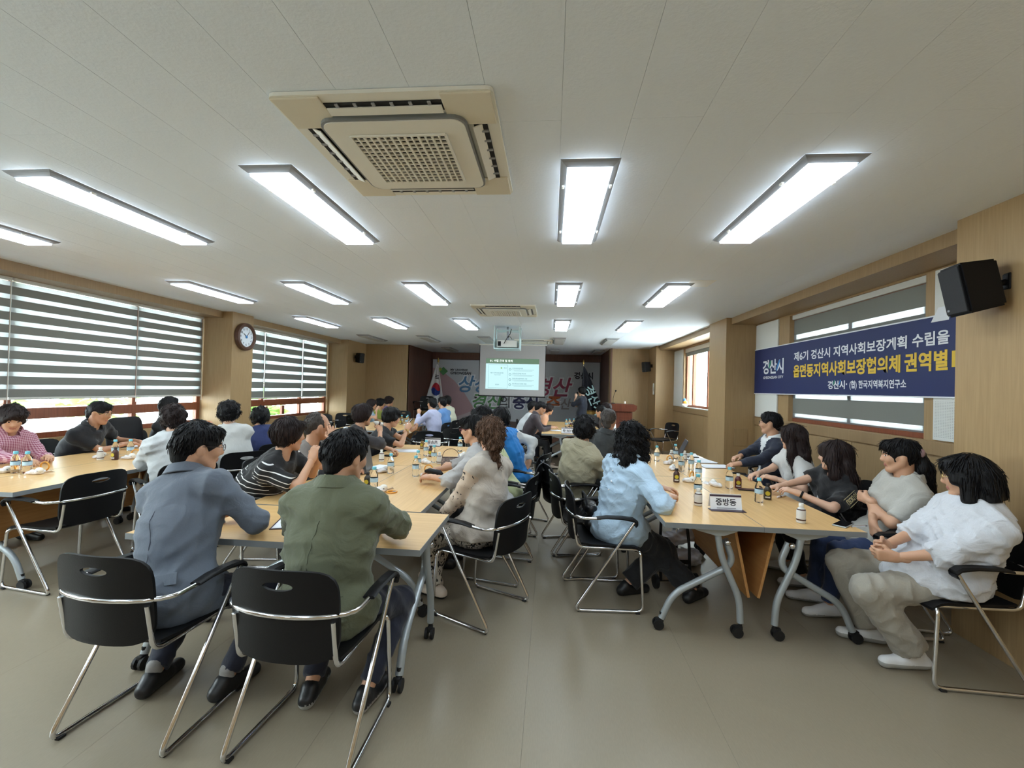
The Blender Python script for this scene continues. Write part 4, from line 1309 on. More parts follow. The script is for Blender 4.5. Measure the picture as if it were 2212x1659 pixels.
def build_head(C, R, s, res, style, hmat, skin_m, P, seed=0, glasses=None, female=False, extra=None):
    """C head centre, R columns right/forward/up.  returns head part for the body, adds hair and glasses to P"""
    L = lambda x, y, z: C+R @ (np.array([x, y, z])*s)
    S = Sdf(.018); S.m = .03
    S.ell(L(0, -.012, .028), np.array([.076, .095, .088])*s, R)
    S.cone(L(0, .036, -.01), L(0, .050, -.078), .060*s, .034*s, .03)
    S.ell(L(0, .048, -.012), np.array([.058, .042, .062])*s, R, .02)
    S.ell(L(0, .066, -.098), np.array([.022, .02, .017])*s, R, .02)          # chin
    for sx in (-1, 1):
        S.cone(L(sx*.05, -.005, -.04), L(sx*.024, .055, -.09), .026*s, .02*s, .02)      # jaw
        S.ell(L(sx*.036, .070, -.022), np.array([.022, .016, .02])*s, R, .016)           # cheek
        S.ell(L(sx*.076, -.008, -.008), np.array([.010, .020, .032])*s, R, .006)         # ear
        S.ell(L(sx*.031, .095, .012), np.array([.020, .014, .013])*s, R, .012, -1)       # eye socket
        S.ell(L(sx*.031, .079, .011), np.array([.015, .011, .011])*s, R, .003)           # eyeball
        S.cone(L(sx*.014, .089, .030), L(sx*.046, .080, .031), .0075*s, .006*s, .01)     # brow
    S.cone(L(0, .086, .022), L(0, .104, -.020), .0085*s, .0125*s, .010)
    S.ell(L(0, .096, -.026), np.array([.018, .012, .010])*s, R, .008)
    S.ell(L(0, .085, -.054), np.array([.024, .011, .006])*s, R, .005)
    S.ell(L(0, .083, -.064), np.array([.020, .011, .006])*s, R, .005)
    S.cone(L(0, -.030, -.05), P['neck'], .050*s, .056*s, .02)
    S.cone(L(0, .0, -.06), P['neck']+np.array([0, 0, .01]), .042*s, .050*s, .02)
    v, f = S.mesh(res)
    cen = v[f].mean(1); q = (cen-C) @ R/s
    mi = np.zeros(len(f), int)
    mi[(np.abs(q[:, 0]) < .024) & (q[:, 2] > -.071) & (q[:, 2] < -.049) & (q[:, 1] > .07)] = 1
    for sx in (-1, 1):
        ex, ez = q[:, 0]-sx*.031, q[:, 2]-.011
        e = (ex/.0145)**2+(ez/.0065)**2 < 1
        mi[e & (q[:, 1] > .06)] = 3
        mi[e & (np.abs(ex) < .0065) & (q[:, 1] > .06)] = 2
        bz = q[:, 2]-.031+.18*np.abs(ex)
        mi[(np.abs(ex+sx*-.002) < .020) & (np.abs(bz) < .005) & (q[:, 1] > .05)] = 4
    head = (v, f, mi)
    # ---------------- hair
    Hs = Sdf(.02); Hs.m = .05
    def cutp(p, n): Hs.plane(L(*p), R @ np.array(n, float))
    if style == 'bald':
        Hs.ell(L(0, -.014, .034), np.array([.084, .104, .0905])*s, R)
        Hs.cone(L(0, -.075, .0), L(0, -.07, -.05), .052*s, .042*s)
        cutp((0, .012, .05), (0, 1, .45))
        Hs.plane(L(0, 0, -.030), R @ np.array([0, .62, -1.]))
        for sx in (-1, 1): Hs.ell(L(sx*.085, .0, -.02), np.array([.03, .03, .04])*s, R, .006, -1)
    else:
        vol = {'man': .010, 'crop': .008, 'bob': .018, 'long': .014, 'perm': .024, 'bun': .020, 'pony': .012, 'bowl': .020, 'curlylong': .022}.get(style, .012)
        Hs.ell(L(0, -.014, .034), (np.array([.080, .100, .090])+vol)*s, R)
        if style in ('man', 'crop'):
            Hs.ell(L(0, .045, .085), np.array([.06, .05, .032])*s, R)
            Hs.cone(L(0, -.075, .0), L(0, -.07, -.05), .055*s, .045*s)
        if style in ('perm', 'bowl'):
            Hs.ell(L(0, -.045, -.005), np.array([.094, .082, .085])*s, R)
            Hs.ell(L(0, .05, .075), np.array([.072, .055, .040])*s, R)
            for sx in (-1, 1): Hs.ell(L(sx*.074, .005, .012), np.array([.026, .050, .055])*s, R)
        if style == 'bob':
            for sx in (-1, 1):
                Hs.cone(L(sx*.075, -.01, .04), L(sx*.088, .005, -.115), .042*s, .040*s)
                Hs.cone(L(sx*.05, -.07, .02), L(sx*.062, -.07, -.12), .06*s, .052*s)
                Hs.cone(L(sx*.05, .05, .075), L(sx*.078, .055, -.01), .035*s, .024*s)
            Hs.cone(L(0, -.085, .02), L(0, -.095, -.12), .06*s, .055*s)
            Hs.ell(L(0, .062, .07), np.array([.07, .045, .045])*s, R)
            cutp((0, 0, -.128), (0, -.1, -1))
        if style == 'long':
            for sx in (-1, 1):
                Hs.cone(L(sx*.068, -.02, .04), L(sx*.080, -.03, -.16), .040*s, .042*s)
                Hs.cone(L(sx*.080, -.03, -.16), L(sx*.085, -.05, -.31), .042*s, .024*s)
                Hs.cone(L(sx*.05, .04, .075), L(sx*.076, .03, -.03), .034*s, .022*s)
            Hs.cone(L(0, -.08, .02), L(0, -.095, -.18), .062*s, .06*s)
            Hs.cone(L(0, -.095, -.18), L(.0, -.11, -.34), .06*s, .03*s)
            Hs.ell(L(0, .05, .08), np.array([.065, .045, .036])*s, R)
        if style == 'curlylong':
            for sx in (-1, 1):
                Hs.cone(L(sx*.072, -.015, .04), L(sx*.082, -.02, -.13), .046*s, .05*s)
                Hs.ell(L(sx*.07, -.02, -.15), np.array([.05, .06, .05])*s, R)
            Hs.cone(L(0, -.075, .02), L(0, -.085, -.15), .07*s, .075*s)
            Hs.ell(L(0, .05, .08), np.array([.07, .05, .04])*s, R)
        if style == 'bun':
            Hs.ell(L(0, .04, .085), np.array([.07, .055, .04])*s, R)
            Hs.cone(L(0, -.06, .06), L(.0, -.10, -.05), .075*s, .055*s)
            Hs.ell(L(0, -.125, -.055), np.array([.062, .055, .058])*s, R)
            Hs.ell(L(.02, -.115, .0), np.array([.06, .05, .05])*s, R)
            Hs.cone(L(-.01, -.12, -.08), L(.015, -.115, -.20), .040*s, .028*s)
            Hs.cone(L(.015, -.115, -.20), L(.03, -.10, -.26), .028*s, .012*s)
        if style == 'pony':
            Hs.ell(L(0, .055, .07), np.array([.072, .048, .042])*s, R)
            Hs.cone(L(0, -.09, .01), L(.0, -.13, -.08), .045*s, .05*s)
            Hs.cone(L(0, -.13, -.08), L(.0, -.155, -.20), .05*s, .028*s)
            Hs.cone(L(0, -.155, -.20), L(.0, -.185, -.28), .028*s, .008*s)
        # open the face
        low = .040 if style in ('bob', 'bowl', 'pony', 'perm', 'long', 'curlylong') else .058
        Hs.ell(L(0, .135, low-.085), np.array([.074, .098, .088])*s, R, .012, -1)
        if style in ('man', 'crop'):
            Hs.plane(L(0, 0, -.034), R @ np.array([0, .62, -1.]))
            for sx in (-1, 1): Hs.ell(L(sx*.085, .0, -.02), np.array([.03, .03, .04])*s, R, .006, -1)
        elif style in ('perm', 'bowl'): Hs.plane(L(0, -.06, -.088), R @ np.array([0, .35, -1.]))
        elif style == 'pony':
            for sx in (-1, 1): Hs.ell(L(sx*.09, .01, -.02), np.array([.034, .04, .04])*s, R, .006, -1)
    amp = {'perm': .0040, 'bun': .0050, 'curlylong': .0052, 'long': .003, 'pony': .003}.get(style, .0022)
    fr = {'curlylong': (70, 120), 'bun': (90, 170), 'perm': (60, 130)}.get(style, (40, 90))
    Hs.noise = noise_set(seed+11, fr[0], fr[1], amp)
    hres = res*1.25
    v2, f2 = Hs.mesh(hres)
    v2 = smooth_verts(v2, f2, 1)
    st_ = strands(v2, f2, C, R, s, style, seed, max(40, int(620/(res/.0048)**2)))
    np_mesh('hair', [(v2, f2, 0)]+st_, [hmat], P['root'], 0)
    if glasses:
        mb = MB()
        for sx in (-1, 1):
            ring = [L(sx*.032+.021*math.cos(a*math.pi/8), .104, .010+.0165*math.sin(a*math.pi/8)) for a in range(16)]
            mb.tube(ring, .0018, 5, closed=True)
            mb.tube([L(sx*.053, .104, .013), L(sx*.080, .085, .015), L(sx*.083, -.005, .012), L(sx*.080, -.022, -.004)], .0018, 5)
        mb.tube([L(-.011, .105, .013), L(0, .108, .016), L(.011, .105, .013)], .0016, 5)
        mb.build('glasses', glasses, P['root'])
    return head

def person(label, pel, face, head, hface=None, hpitch=0., hands=None, poles=None, feet=None, style='man', hair=None, sk=0,
           top=None, sleeve='long', bottom=None, shoes=None, female=False, girth=1., collar=None, loose=0., wide=1., glasses=None,
           inner=None, group=None, res=None, curl=.5, hem=.47, standing=False, socks=None, seed=0, shw=None, knees=None, vest=None, palm=None, headscale=1.,
           leglen=1., yoke=None, sleeve_len=.62, hip_z=.50, laces=None):
    """seated (or standing) figure.  pel: pelvis (x,y); face: body heading in degrees; head: world head centre"""
    dist = math.hypot(pel[0], pel[1])
    q = res or min(2.6, max(1., dist/3.4))
    root = empty('person', (pel[0], pel[1], 0), 0, label, 'person', group)
    O = np.array([pel[0], pel[1], 0.])
    a = math.radians(face)
    fw = np.array([-math.sin(a), math.cos(a), 0.]); rt = np.array([math.cos(a), math.sin(a), 0.]); up = V3(0, 0, 1)
    Hc = np.asarray(head, float)-O
    hf = face if hface is None else hface
    HR = rotm(math.radians(hf), math.radians(hpitch))
    hs = (.96 if female else 1.02)*headscale
    p0 = V3(0, 0, hip_z+.02 if not standing else .90)
    nb = Hc-HR[:, 2]*.155*hs-HR[:, 1]*.025*hs                # base of the neck
    sp = nb-p0; Ls = np.linalg.norm(sp); upv = sp/Ls
    st = min(1.12, max(.84, Ls/.50))
    s = (.93 if female else 1.0)
    fwd = nrm(fw-upv*(fw@upv)); rgt = nrm(np.cross(fwd, upv))
    mid = p0+sp*.48-fwd*(.02+.10*max(0, 1-upv[2]))
    g = girth
    sw = shw or (.158 if female else .182)
    sh = [nb-upv*.075+rgt*sx*sw-fwd*.012 for sx in (-1, 1)]
    # ---------- arms
    l1, l2 = .275*s, .245*s
    hands = hands or {}
    arm = {}
    for i, sx in ((0, -1), (1, 1)):
        key = 'LR'[i]
        T = np.asarray(hands[key], float)-O if key in hands else p0+fwd*.30+rgt*sx*.10+V3(0, 0, .10)
        pole = V3(0, 0, -1)+rgt*sx*.55-fwd*.35
        if poles and key in poles: pole = np.asarray(poles[key], float)
        E, T = ik(sh[i], T, l1, l2, pole)
        arm[key] = (sh[i], E, T)
    # ---------- legs
    leg = {}
    for i, sx in ((0, -1), (1, 1)):
        key = 'LR'[i]
        hipj = p0+rgt*sx*.085+V3(0, 0, -.01)
        if standing: F_ = V3(0, 0, .08)+rt*sx*.09+fw*.02
        elif feet and key in feet: F_ = np.asarray(feet[key], float)-O; F_[2] = max(F_[2], .075)
        else: F_ = fw*.40*leglen+rt*sx*.11+V3(0, 0, .08)
        pole = fw*1.0+V3(0, 0, .75)+rt*sx*.08
        if knees and key in knees: pole = np.asarray(knees[key], float)
        K, F_ = ik(hipj, F_, .405*s*leglen, .40*s*leglen, pole)
        leg[key] = (hipj, K, F_)
    bb = p0+V3(0, 0, 0)
    tors = lambda S, d, k=.05: (
        S.ell(p0+fwd*.0-upv*.0, np.array([.168*g+d, .122*g+d, .115+d]), np.stack([rgt, fwd, upv], 1), k),
        S.cone(p0+upv*.02, mid, .148*g+d, .140*g+d, k, fwd, .74),
        S.cone(mid, p0+sp*.76, .140*g+d, .150*(.94 if female else 1)*g+d, k, fwd, .72),
        S.cone(p0+sp*.62, p0+sp*.84, .150*g*(.93 if female else 1)+d, .105+d, k, fwd, .74),
        S.cone(sh[0], sh[1], .050+d, .050+d, k),
        S.cone(nb-upv*.03, sh[0]+rgt*.03+upv*.012, .054+d, .048+d, .03), S.cone(nb-upv*.03, sh[1]-rgt*.03+upv*.012, .054+d, .048+d, .03))
    sm_ = SKIN[sk]
    P = dict(root=root, neck=nb-upv*.03+fwd*.0)
    # ---------- body (skin): torso core, arms, legs, head, hands
    B = Sdf(.03)
    tors(B, -.022)
    for key in 'LR':
        S0, E, T = arm[key]
        thin = .006 if (sleeve == 'long') else 0.
        B.cone(S0, E, .044*s, .038*s, .02); B.cone(E, T, .0385*s-thin, .026*s-thin*.3, .012)
        hj, K, F_ = leg[key]
        B.cone(hj, K, .066, .050, .02); B.cone(K, F_, .050, .034, .02)
    parts = []
    v, f = B.mesh(.0125*q); parts.append((v, f, 0))
    parts.append(build_head(Hc, HR, hs, .0048*q, style, hair or H_black, sm_, P, seed, glasses, female))
    for i, key in enumerate('LR'):
        S0, E, T = arm[key]
        d = nrm(T-E); sgn = (-1, 1)[i]
        n = V3(0, 0, -1)-rgt*sgn*.25
        if palm and key in palm: n = np.asarray(palm[key], float)
        if abs(d@nrm(n)) > .9: n = -rgt*sgn
        hd = nrm(d*.8+(fwd*.25 if not (palm and 'dir' in palm) else 0)); 
        if palm and ('d'+key) in palm: hd = nrm(np.asarray(palm['d'+key], float))
        cu = curl[key] if isinstance(curl, dict) else curl
        v, f = hand_sdf(T, hd, n, sgn, cu, s).mesh(.0042*q); parts.append((v, f, 0))
    np_mesh('body', parts, [sm_, M_lip, M_eye, M_eyew, hair or H_black], root, 1)
    # ---------- top
    if top is not None:
        T_ = Sdf(.035)
        d = .006+loose
        tors(T_, d)
        if female: 
            for sx in (-1, 1): T_.ell(p0+sp*.60+fwd*(.085)+rgt*sx*.068, np.array([.066, .055, .06])*g, np.stack([rgt, fwd, upv], 1), .04)
        if not standing: T_.cone(p0+V3(0, 0, .0), p0+V3(0, 0, -.02)+fwd*.06, .165*g+d, .16*g+d, .05, up, .72)
        for i, key in enumerate('LR'):
            S0, E, Tq = arm[key]
            lo = loose*.7
            if sleeve == 'long':
                T_.cone(S0, E, .058*s+lo, .049*s+lo, .03); T_.cone(E, E+(Tq-E)*.94, .049*s+lo, .037*s+lo*.8, .02, c1=True)
            elif sleeve == 'elbow':
                T_.cone(S0, E, .060*s+lo, .055*s+lo, .03); T_.cone(E, E+(Tq-E)*.35, .054*s+lo, .050*s+lo, .02, c1=True)
            elif sleeve == 'short':
                T_.cone(S0, S0+(E-S0)*sleeve_len, .060*s+lo, .058*s+lo, .03, c1=True)
        T_.noise = noise_set(seed+3, 30, 75, .0016+.02*loose*.1, 7)
        T_.folds = fold_set(seed+40, upv*.8+rgt*.35, -(.006+.32*loose))
        if hem: T_.plane(V3(0, 0, hem), (0, 0, -1))
        # neckline opening
        T_.ell(nb+fwd*.035+upv*.035, np.array([.062, .07, .055]), np.stack([rgt, fwd, upv], 1), .01, -1)
        v, f = T_.mesh(.0105*q)
        mats = [top]; mi = np.zeros(len(f), int)
        cen = v[f].mean(1)-p0; lx = cen@rgt; ly = cen@fwd; lz = cen@upv
        if inner is not None:      # open jacket: shirt front showing
            mats.append(inner); w = .012+.075*np.clip((lz-.10)/.36, 0, 1)
            far_ = np.ones(len(f), bool)
            for key in 'LR':
                for A_, B_ in ((arm[key][0]+(arm[key][1]-arm[key][0])*.3, arm[key][1]), (arm[key][1], arm[key][2])):
                    ba = B_-A_; pa = cen+p0-A_; t = np.clip(pa@ba/(ba@ba), 0, 1)
                    far_ &= np.linalg.norm(pa-np.outer(t, ba), axis=1) > .075+loose
            mi[(np.abs(lx) < w) & (ly > .05) & (lz > .05) & far_] = 1
        if yoke is not None:
            mats.append(yoke); mi[(lz > .41) & (np.abs(lx) < sw*1.0)] = len(mats)-1
        if vest is not None:       # sleeves in another cloth
            mats.append(vest)
            dd = np.minimum(np.linalg.norm(cen+p0-sh[0], axis=1), np.linalg.norm(cen+p0-sh[1], axis=1))
            for key in 'LR':
                S0, E, Tq = arm[key]
                for A_, B_ in ((S0, E), (E, Tq)):
                    ba = B_-A_; pa = cen+p0-A_; t = np.clip(pa@ba/(ba@ba), .25 if A_ is S0 else 0, 1)
                    mi[np.linalg.norm(pa-np.outer(t, ba), axis=1) < .060+loose] = len(mats)-1
        P['topv'] = v
        if collar:
            def cp(t, r, z): return tuple(nb+upv*(.012+loose*.9)-fwd*.006+upv*z+(rgt*math.sin(t)*1.02+fwd*-math.cos(t))*r)
            sec = [(.082, -.016), (.074, .006), (.066, .030), (.070, .036), (.080, .028), (.098, -.012), (.094, -.016), (.078, .016), (.076, -.012)]
            ts = [math.radians(-150+300*k/24) for k in range(25)]
            vs_ = []; fs_ = []
            for t in ts:
                lift = .010*math.cos(t); wd = 1+.05*abs(math.sin(t))
                for (r_, z_) in sec: vs_.append(cp(t, r_*wd*(1+loose*2), z_+(lift if z_ > 0 else lift*.3)-.028*max(0, -math.cos(t))))
            m_ = len(sec)
            for i_ in range(len(ts)-1):
                for k_ in range(m_): fs_.append((i_*m_+k_, i_*m_+(k_+1) % m_, (i_+1)*m_+(k_+1) % m_, (i_+1)*m_+k_))
            mbc = MB(); mbc.add(vs_, fs_); mbc.build('collar', collar if not isinstance(collar, bool) else top, root, smooth=60)
        np_mesh('jacket' if inner is not None else 'top', [(v, f, mi)], mats, root, 1)
    # ---------- trousers or skirt
    if bottom is not None:
        Q = Sdf(.04)
        Q.ell(p0-V3(0, 0, .01), np.array([.168*g+.008, .128*g+.006, .105]), np.stack([rgt, fwd, upv], 1), .04)
        for key in 'LR':
            hj, K, F_ = leg[key]
            Q.cone(hj, K, .088*g, .064*wide, .05); Q.cone(K, K+(F_-K)*.95, .064*wide, .050*wide**2, .02, c1=True)
        Q.noise = noise_set(seed+5, 30, 70, .0016, 6)
        Q.folds = fold_set(seed+60, fw, -.009*wide)
        v, f = Q.mesh(.0115*q)
        np_mesh('trousers', [(v, f, 0)], [bottom], root, 1)
    # ---------- shoes
    for i, key in enumerate('LR'):
        hj, K, F_ = leg[key]
        sd = nrm(fw+rt*(-1, 1)[i]*.15)
        base = V3(F_[0], F_[1], 0)
        if socks is not None:
            A = Sdf(.01); A.cone(F_+V3(0, 0, .03), F_-V3(0, 0, .03), .036, .034, .01)
            v, f = A.mesh(.010*q); np_mesh('sock', [(v, f, 0)], [socks], root)
        A = Sdf(.018); A.m = .03
        h0 = base-sd*.055+V3(0, 0, .040); t0 = base+sd*.155+V3(0, 0, .032)
        A.cone(h0, t0, .040, .034, .02); A.cone(F_-sd*.02-V3(0, 0, .02), base+sd*.07+V3(0, 0, .045), .043, .036, .02)
        A.plane(V3(0, 0, .003), (0, 0, -1))
        v, f = A.mesh(.008*q); mi = (v[f].mean(1)[:, 2] < (.027 if laces is None else .038)).astype(int)
        m1 = shoes or M_black
        m1 = m1 if isinstance(m1, tuple) else (m1, M_rub)
        sh_o = np_mesh('shoe', [(v, f, mi)], list(m1), root)
        if laces is not None:
            for k_ in range(4):
                c_ = base+sd*(.055+.022*k_)+V3(0, 0, .083-.008*k_); w_ = np.array([-sd[1], sd[0], 0.])*.020
                MB().tube([tuple(c_-w_-V3(0, 0, .006)), tuple(c_), tuple(c_+w_-V3(0, 0, .006))], .0028, 5).build('lace', laces, sh_o)

    P.update(sh=sh, arm=arm, nb=nb, p0=p0, sp=sp, fwd=fwd, rgt=rgt, upv=upv, O=O, Hc=Hc, HR=HR)
    return P

def surf_pt(P, lx, lz, front=True):
    """point on the garment's surface at (lx across, lz up the spine), seen from the front or back"""
    c = P['topv']-P['p0']; x = c@P['rgt']; y = c@P['fwd']; z = c@P['upv']
    w = (x-lx)**2+(z-lz)**2
    sel = np.argsort(w)[:60]; sel = sel[w[sel] < .0012] if (w[sel] < .0012).any() else sel[:4]
    ys = y[sel]; i = sel[np.argmax(ys) if front else np.argmin(ys)]
    return P['topv'][i]

def seam(P, pts, m, front=False, r=.0022, name='seam'):
    q = [surf_pt(P, lx, lz, front)+P['fwd']*(.0012 if front else -.0012)*-1*(-1 if front else 1)*0 for lx, lz in pts]
    q = [np.mean(q[max(0, i-1):i+2], axis=0) for i in range(len(q))]
    MB().tube([tuple(p) for p in q], r, 5).build(name, m, P['root'], smooth=180)
# ================================================================== WHO SITS WHERE
C_ = cloth
def seat(pel, face, label, off=.02):
    a = math.radians(face)
    return chair(pel[0]-math.sin(a)*off, pel[1]+math.cos(a)*off, face, label)
M_gold = mat('gold_wire', srgb(190, 160, 100), .3, .9, var=.03)
M_dkframe = mat('dark_frame', srgb(50, 34, 36), .4, var=.03)
SN_W = mat('white_sneaker', srgb(222, 222, 222), .6, bump=.2, bscale=80)
SN_B = mat('black_shoe', srgb(24, 24, 26), .4, bump=.1, bscale=80)
SOLE_W = mat('pale_sole', srgb(164, 164, 160), .6, var=.03)
navy = C_('navy_trouser_cloth', srgb(30, 34, 50)); blk = C_('black_trouser_cloth', srgb(22, 22, 25))

# ---- the two men at the near table
seat((-1.78, 1.95), -3, 'black chair under the man in the grey jacket', 0)
P5 = person('man in a blue-grey suit jacket with glasses, leaning on the table', (-1.76, 1.98), -4, (-1.845, 2.20, 1.185), -38, 8,
       dict(R=(-1.66, 2.40, .775), L=(-1.86, 2.42, .775)), dict(R=(.9, -.3, -.5), L=(-.8, -.2, -.6)),
       dict(L=(-1.92, 2.05, .09), R=(-1.55, 2.07, .09)), 'man', H_black, 1, C_('slate_grey_jacket', srgb(96, 104, 116)), 'long', navy,
       SN_B, girth=1.12, collar=True, loose=.014, glasses=M_dkframe, inner=C_('pale_inner', srgb(196, 196, 200)), hem=.44, socks=C_('grey_sock', srgb(150, 148, 146)), seed=1,
       knees=dict(L=(-.15, 1, .9), R=(.25, 1, .9)))
seat((-1.0, 1.93), -2, 'black chair under the man in the olive jacket', 0)
P10 = person('man in an olive green jacket seen from behind, elbows on the table', (-1.0, 1.97), -2, (-.985, 2.09, 1.185), -22, 10,
       dict(R=(-.93, 2.42, .80), L=(-1.15, 2.40, .80)), dict(R=(1, -.2, -.4), L=(-1, -.2, -.4)),
       dict(L=(-1.12, 2.08, .09), R=(-.84, 2.08, .09)), 'man', H_black, 1, C_('olive_green_jacket', srgb(94, 98, 76), bump=.8), 'long', navy,
       (SN_B, SOLE_W), girth=1.16, collar=True, loose=.020, inner=C_('pale_inner', srgb(196, 196, 200)), hem=.44, seed=2, laces=SOLE_W, knees=dict(L=(-.1, 1, .9), R=(.35, 1, .9)))
# ---- right side of the middle group
seat((-.47, 3.10), 64, 'black chair under the woman in the beige vest', 0)
P21 = person('woman with curly brown hair pinned up, beige vest and patterned sleeves', (-.48, 3.12), 60, (-.43, 3.20, 1.19), 25, 4,
       dict(L=(-.76, 3.14, .60), R=(-.76, 3.34, .60)), None, dict(L=(-.80, 3.20, .08), R=(-.86, 3.38, .08)), 'bun', H_lbrown, 0,
       C_('beige_linen_vest', srgb(188, 178, 166), bump=.7), 'long', print_cloth('black_white_print', srgb(206, 198, 186), srgb(40, 38, 40), 34., .55), mat('cream_shoe', srgb(222, 206, 190), .5, var=.03), True, 1.02,
       loose=.012, vest=print_cloth('sheer_print_sleeve', srgb(196, 176, 156), srgb(60, 54, 52), 22., .62), hem=.50, seed=3)
seat((-.40, 3.74), 80, 'black chair under the woman with red glasses')
P19 = person('woman in a light grey blouse with red framed glasses holding a dark case', (-.44, 3.76), 82, (-.655, 3.76, 1.175), 78, 6,
       dict(L=(-.97, 3.60, .79), R=(-1.0, 3.86, .80)), dict(L=(0, -.8, -.6), R=(0, .5, -.7)), None, 'pony', H_black, 1,
       C_('light_grey_blouse', srgb(168, 166, 164)), 'elbow', blk, SN_B, True, 1.06, loose=.012, glasses=mat('red_frame', srgb(120, 40, 44), .4, var=.03), seed=4)
seat((-.36, 4.40), 85, 'black chair between the red glasses and the blue vest')
person('person with black hair mostly hidden behind the curly haired woman', (-.42, 4.42), 85, (-.68, 4.42, 1.215), 70, 4,
       dict(L=(-.95, 4.3, .78), R=(-.95, 4.55, .78)), None, None, 'perm', H_black, 1, C_('pale_lime_top', srgb(190, 196, 150)), 'short', blk, SN_B, True, 1., seed=5)
seat((-.30, 5.02), 70, 'black chair under the person in the blue vest')
person('person in a bright blue vest over white sleeves, arm over the chair back', (-.36, 5.05), 62, (-.56, 5.02, 1.19), 40, 4,
       dict(L=(-.62, 4.75, .78), R=(-.22, 5.05, .72)), dict(L=(-.3, -.6, -.6), R=(1, .3, .1)), None, 'bowl', H_black, 1,
       C_('bright_blue_vest', srgb(36, 128, 204)), 'long', blk, SN_B, True, 1.04, loose=.014, vest=C_('white_sleeve', srgb(206, 206, 204)), hem=.50, seed=6)
# ---- left side of the middle group
seat((-2.40, 3.22), -85, 'black chair under the woman in the striped top')
P8 = person('woman in a black top with white stripes, hands folded before her chin', (-2.33, 3.22), -82, (-1.925, 3.14, 1.15), -48, 4,
       dict(L=(-1.72, 3.20, .985), R=(-1.73, 3.12, .985)), dict(L=(.4, .5, -1), R=(.4, -.7, -1)), None, 'bowl', H_brown, 1,
       stripe_cloth('black_white_stripes', srgb(20, 20, 22), srgb(222, 222, 220), (.30, -.12, 1.0), 27., .16), 'short', blk, SN_B, True, 1.16, loose=.012, hem=.5, seed=7, yoke=C_('black_knit', srgb(20, 20, 22)),
       palm=dict(L=(0, -1, 0), R=(0, 1, 0), dL=(.15, -.3, 1), dR=(.15, .3, 1)), curl=1.1, sleeve_len=.85)
seat((-2.42, 3.90), -85, 'black chair under the balding man')
P9 = person('balding man in a brown-grey shirt resting his cheek on his hand', (-2.36, 3.92), -80, (-2.06, 3.80, 1.155), -42, 8,
       dict(R=(-1.88, 3.72, 1.04), L=(-1.80, 3.95, .79)), dict(R=(.5, -.6, -.8), L=(.2, .5, -.6)), None, 'bald', H_grey, 2,
       C_('brown_grey_shirt', srgb(110, 102, 96)), 'short', blk, SN_B, girth=1.06, seed=8, palm=dict(R=(-.4, .6, .1), dR=(-.2, .2, 1)), curl=.3, inner=C_('black_tee', srgb(26, 26, 28)))
seat((-2.42, 4.78), -70, 'black chair under the person drinking from a bottle')
P11 = person('person in a dark charcoal top drinking from a small bottle', (-2.36, 4.80), -62, (-2.11, 4.86, 1.19), -45, 2,
       dict(R=(-1.93, 4.92, 1.02), L=(-1.85, 5.06, .79)), dict(R=(.7, -.6, -.7), L=(.1, .6, -.6)), None, 'bowl', H_brown, 1,
       C_('charcoal_top', srgb(48, 44, 46)), 'elbow', blk, SN_B, True, 1.1, loose=.012, seed=9, palm=dict(R=(-.5, .5, .2), dR=(-.2, .25, 1)), curl=.9)
seat((-2.40, 5.58), -80, 'black chair under the woman looking at her phone')
P12 = person('woman in a black short-sleeved top holding up a phone', (-2.34, 5.60), -72, (-2.02, 5.53, 1.125), -62, 12,
       dict(R=(-1.80, 5.48, .99), L=(-1.78, 5.62, .97)), dict(R=(.5, -.6, -1), L=(.3, .5, -1)), None, 'bowl', H_black, 1,
       C_('black_top', srgb(24, 25, 30)), 'short', blk, SN_B, True, 1.1, loose=.008, seed=10, palm=dict(R=(0, .6, .5), L=(0, -.5, .6)), curl=.7)
# ---- window group, window side
seat((-5.36, 3.76), -92, 'black chair under the woman in pink gingham')
P1 = person('woman in a pink gingham shirt looking down at the table', (-5.30, 3.74), -100, (-5.0, 3.72, 1.135), -118, 24,
       dict(R=(-4.72, 3.62, .78), L=(-4.74, 3.82, .78)), None, None, 'perm', H_brown, 1,
       stripe_cloth('pink_gingham', srgb(214, 178, 190), srgb(142, 62, 92), (0, 1, .15), 62., .5, (.2, 0, 1)), 'long', blk, SN_B, True, 1.06, collar=True, loose=.012, seed=11)
seat((-5.42, 4.52), -85, 'black chair under the man in the black polo shirt')
P2 = person('man in a black polo shirt with wire glasses leaning over papers', (-5.36, 4.52), -80, (-4.965, 4.50, 1.15), -76, 14,
       dict(R=(-4.86, 4.72, .785), L=(-4.92, 4.93, .785)), dict(R=(-.2, -.9, -.4), L=(-.2, .6, -.5)), None, 'crop', H_black, 2,
       C_('black_polo', srgb(22, 23, 28)), 'short', blk, SN_B, girth=1.1, collar=True, loose=.012, glasses=M_gold, seed=12, sleeve_len=.75)
seat((-5.42, 5.72), -75, 'black chair under the man reaching forward by the window')
person('man in black by the window reaching an arm forward', (-5.36, 5.72), -72, (-5.20, 5.66, 1.175), -50, 2,
       dict(R=(-4.95, 5.70, .90), L=(-4.93, 5.95, .93)), None, None, 'man', H_black, 1,
       C_('black_polo', srgb(22, 23, 28)), 'short', blk, SN_B, girth=1.05, seed=13)
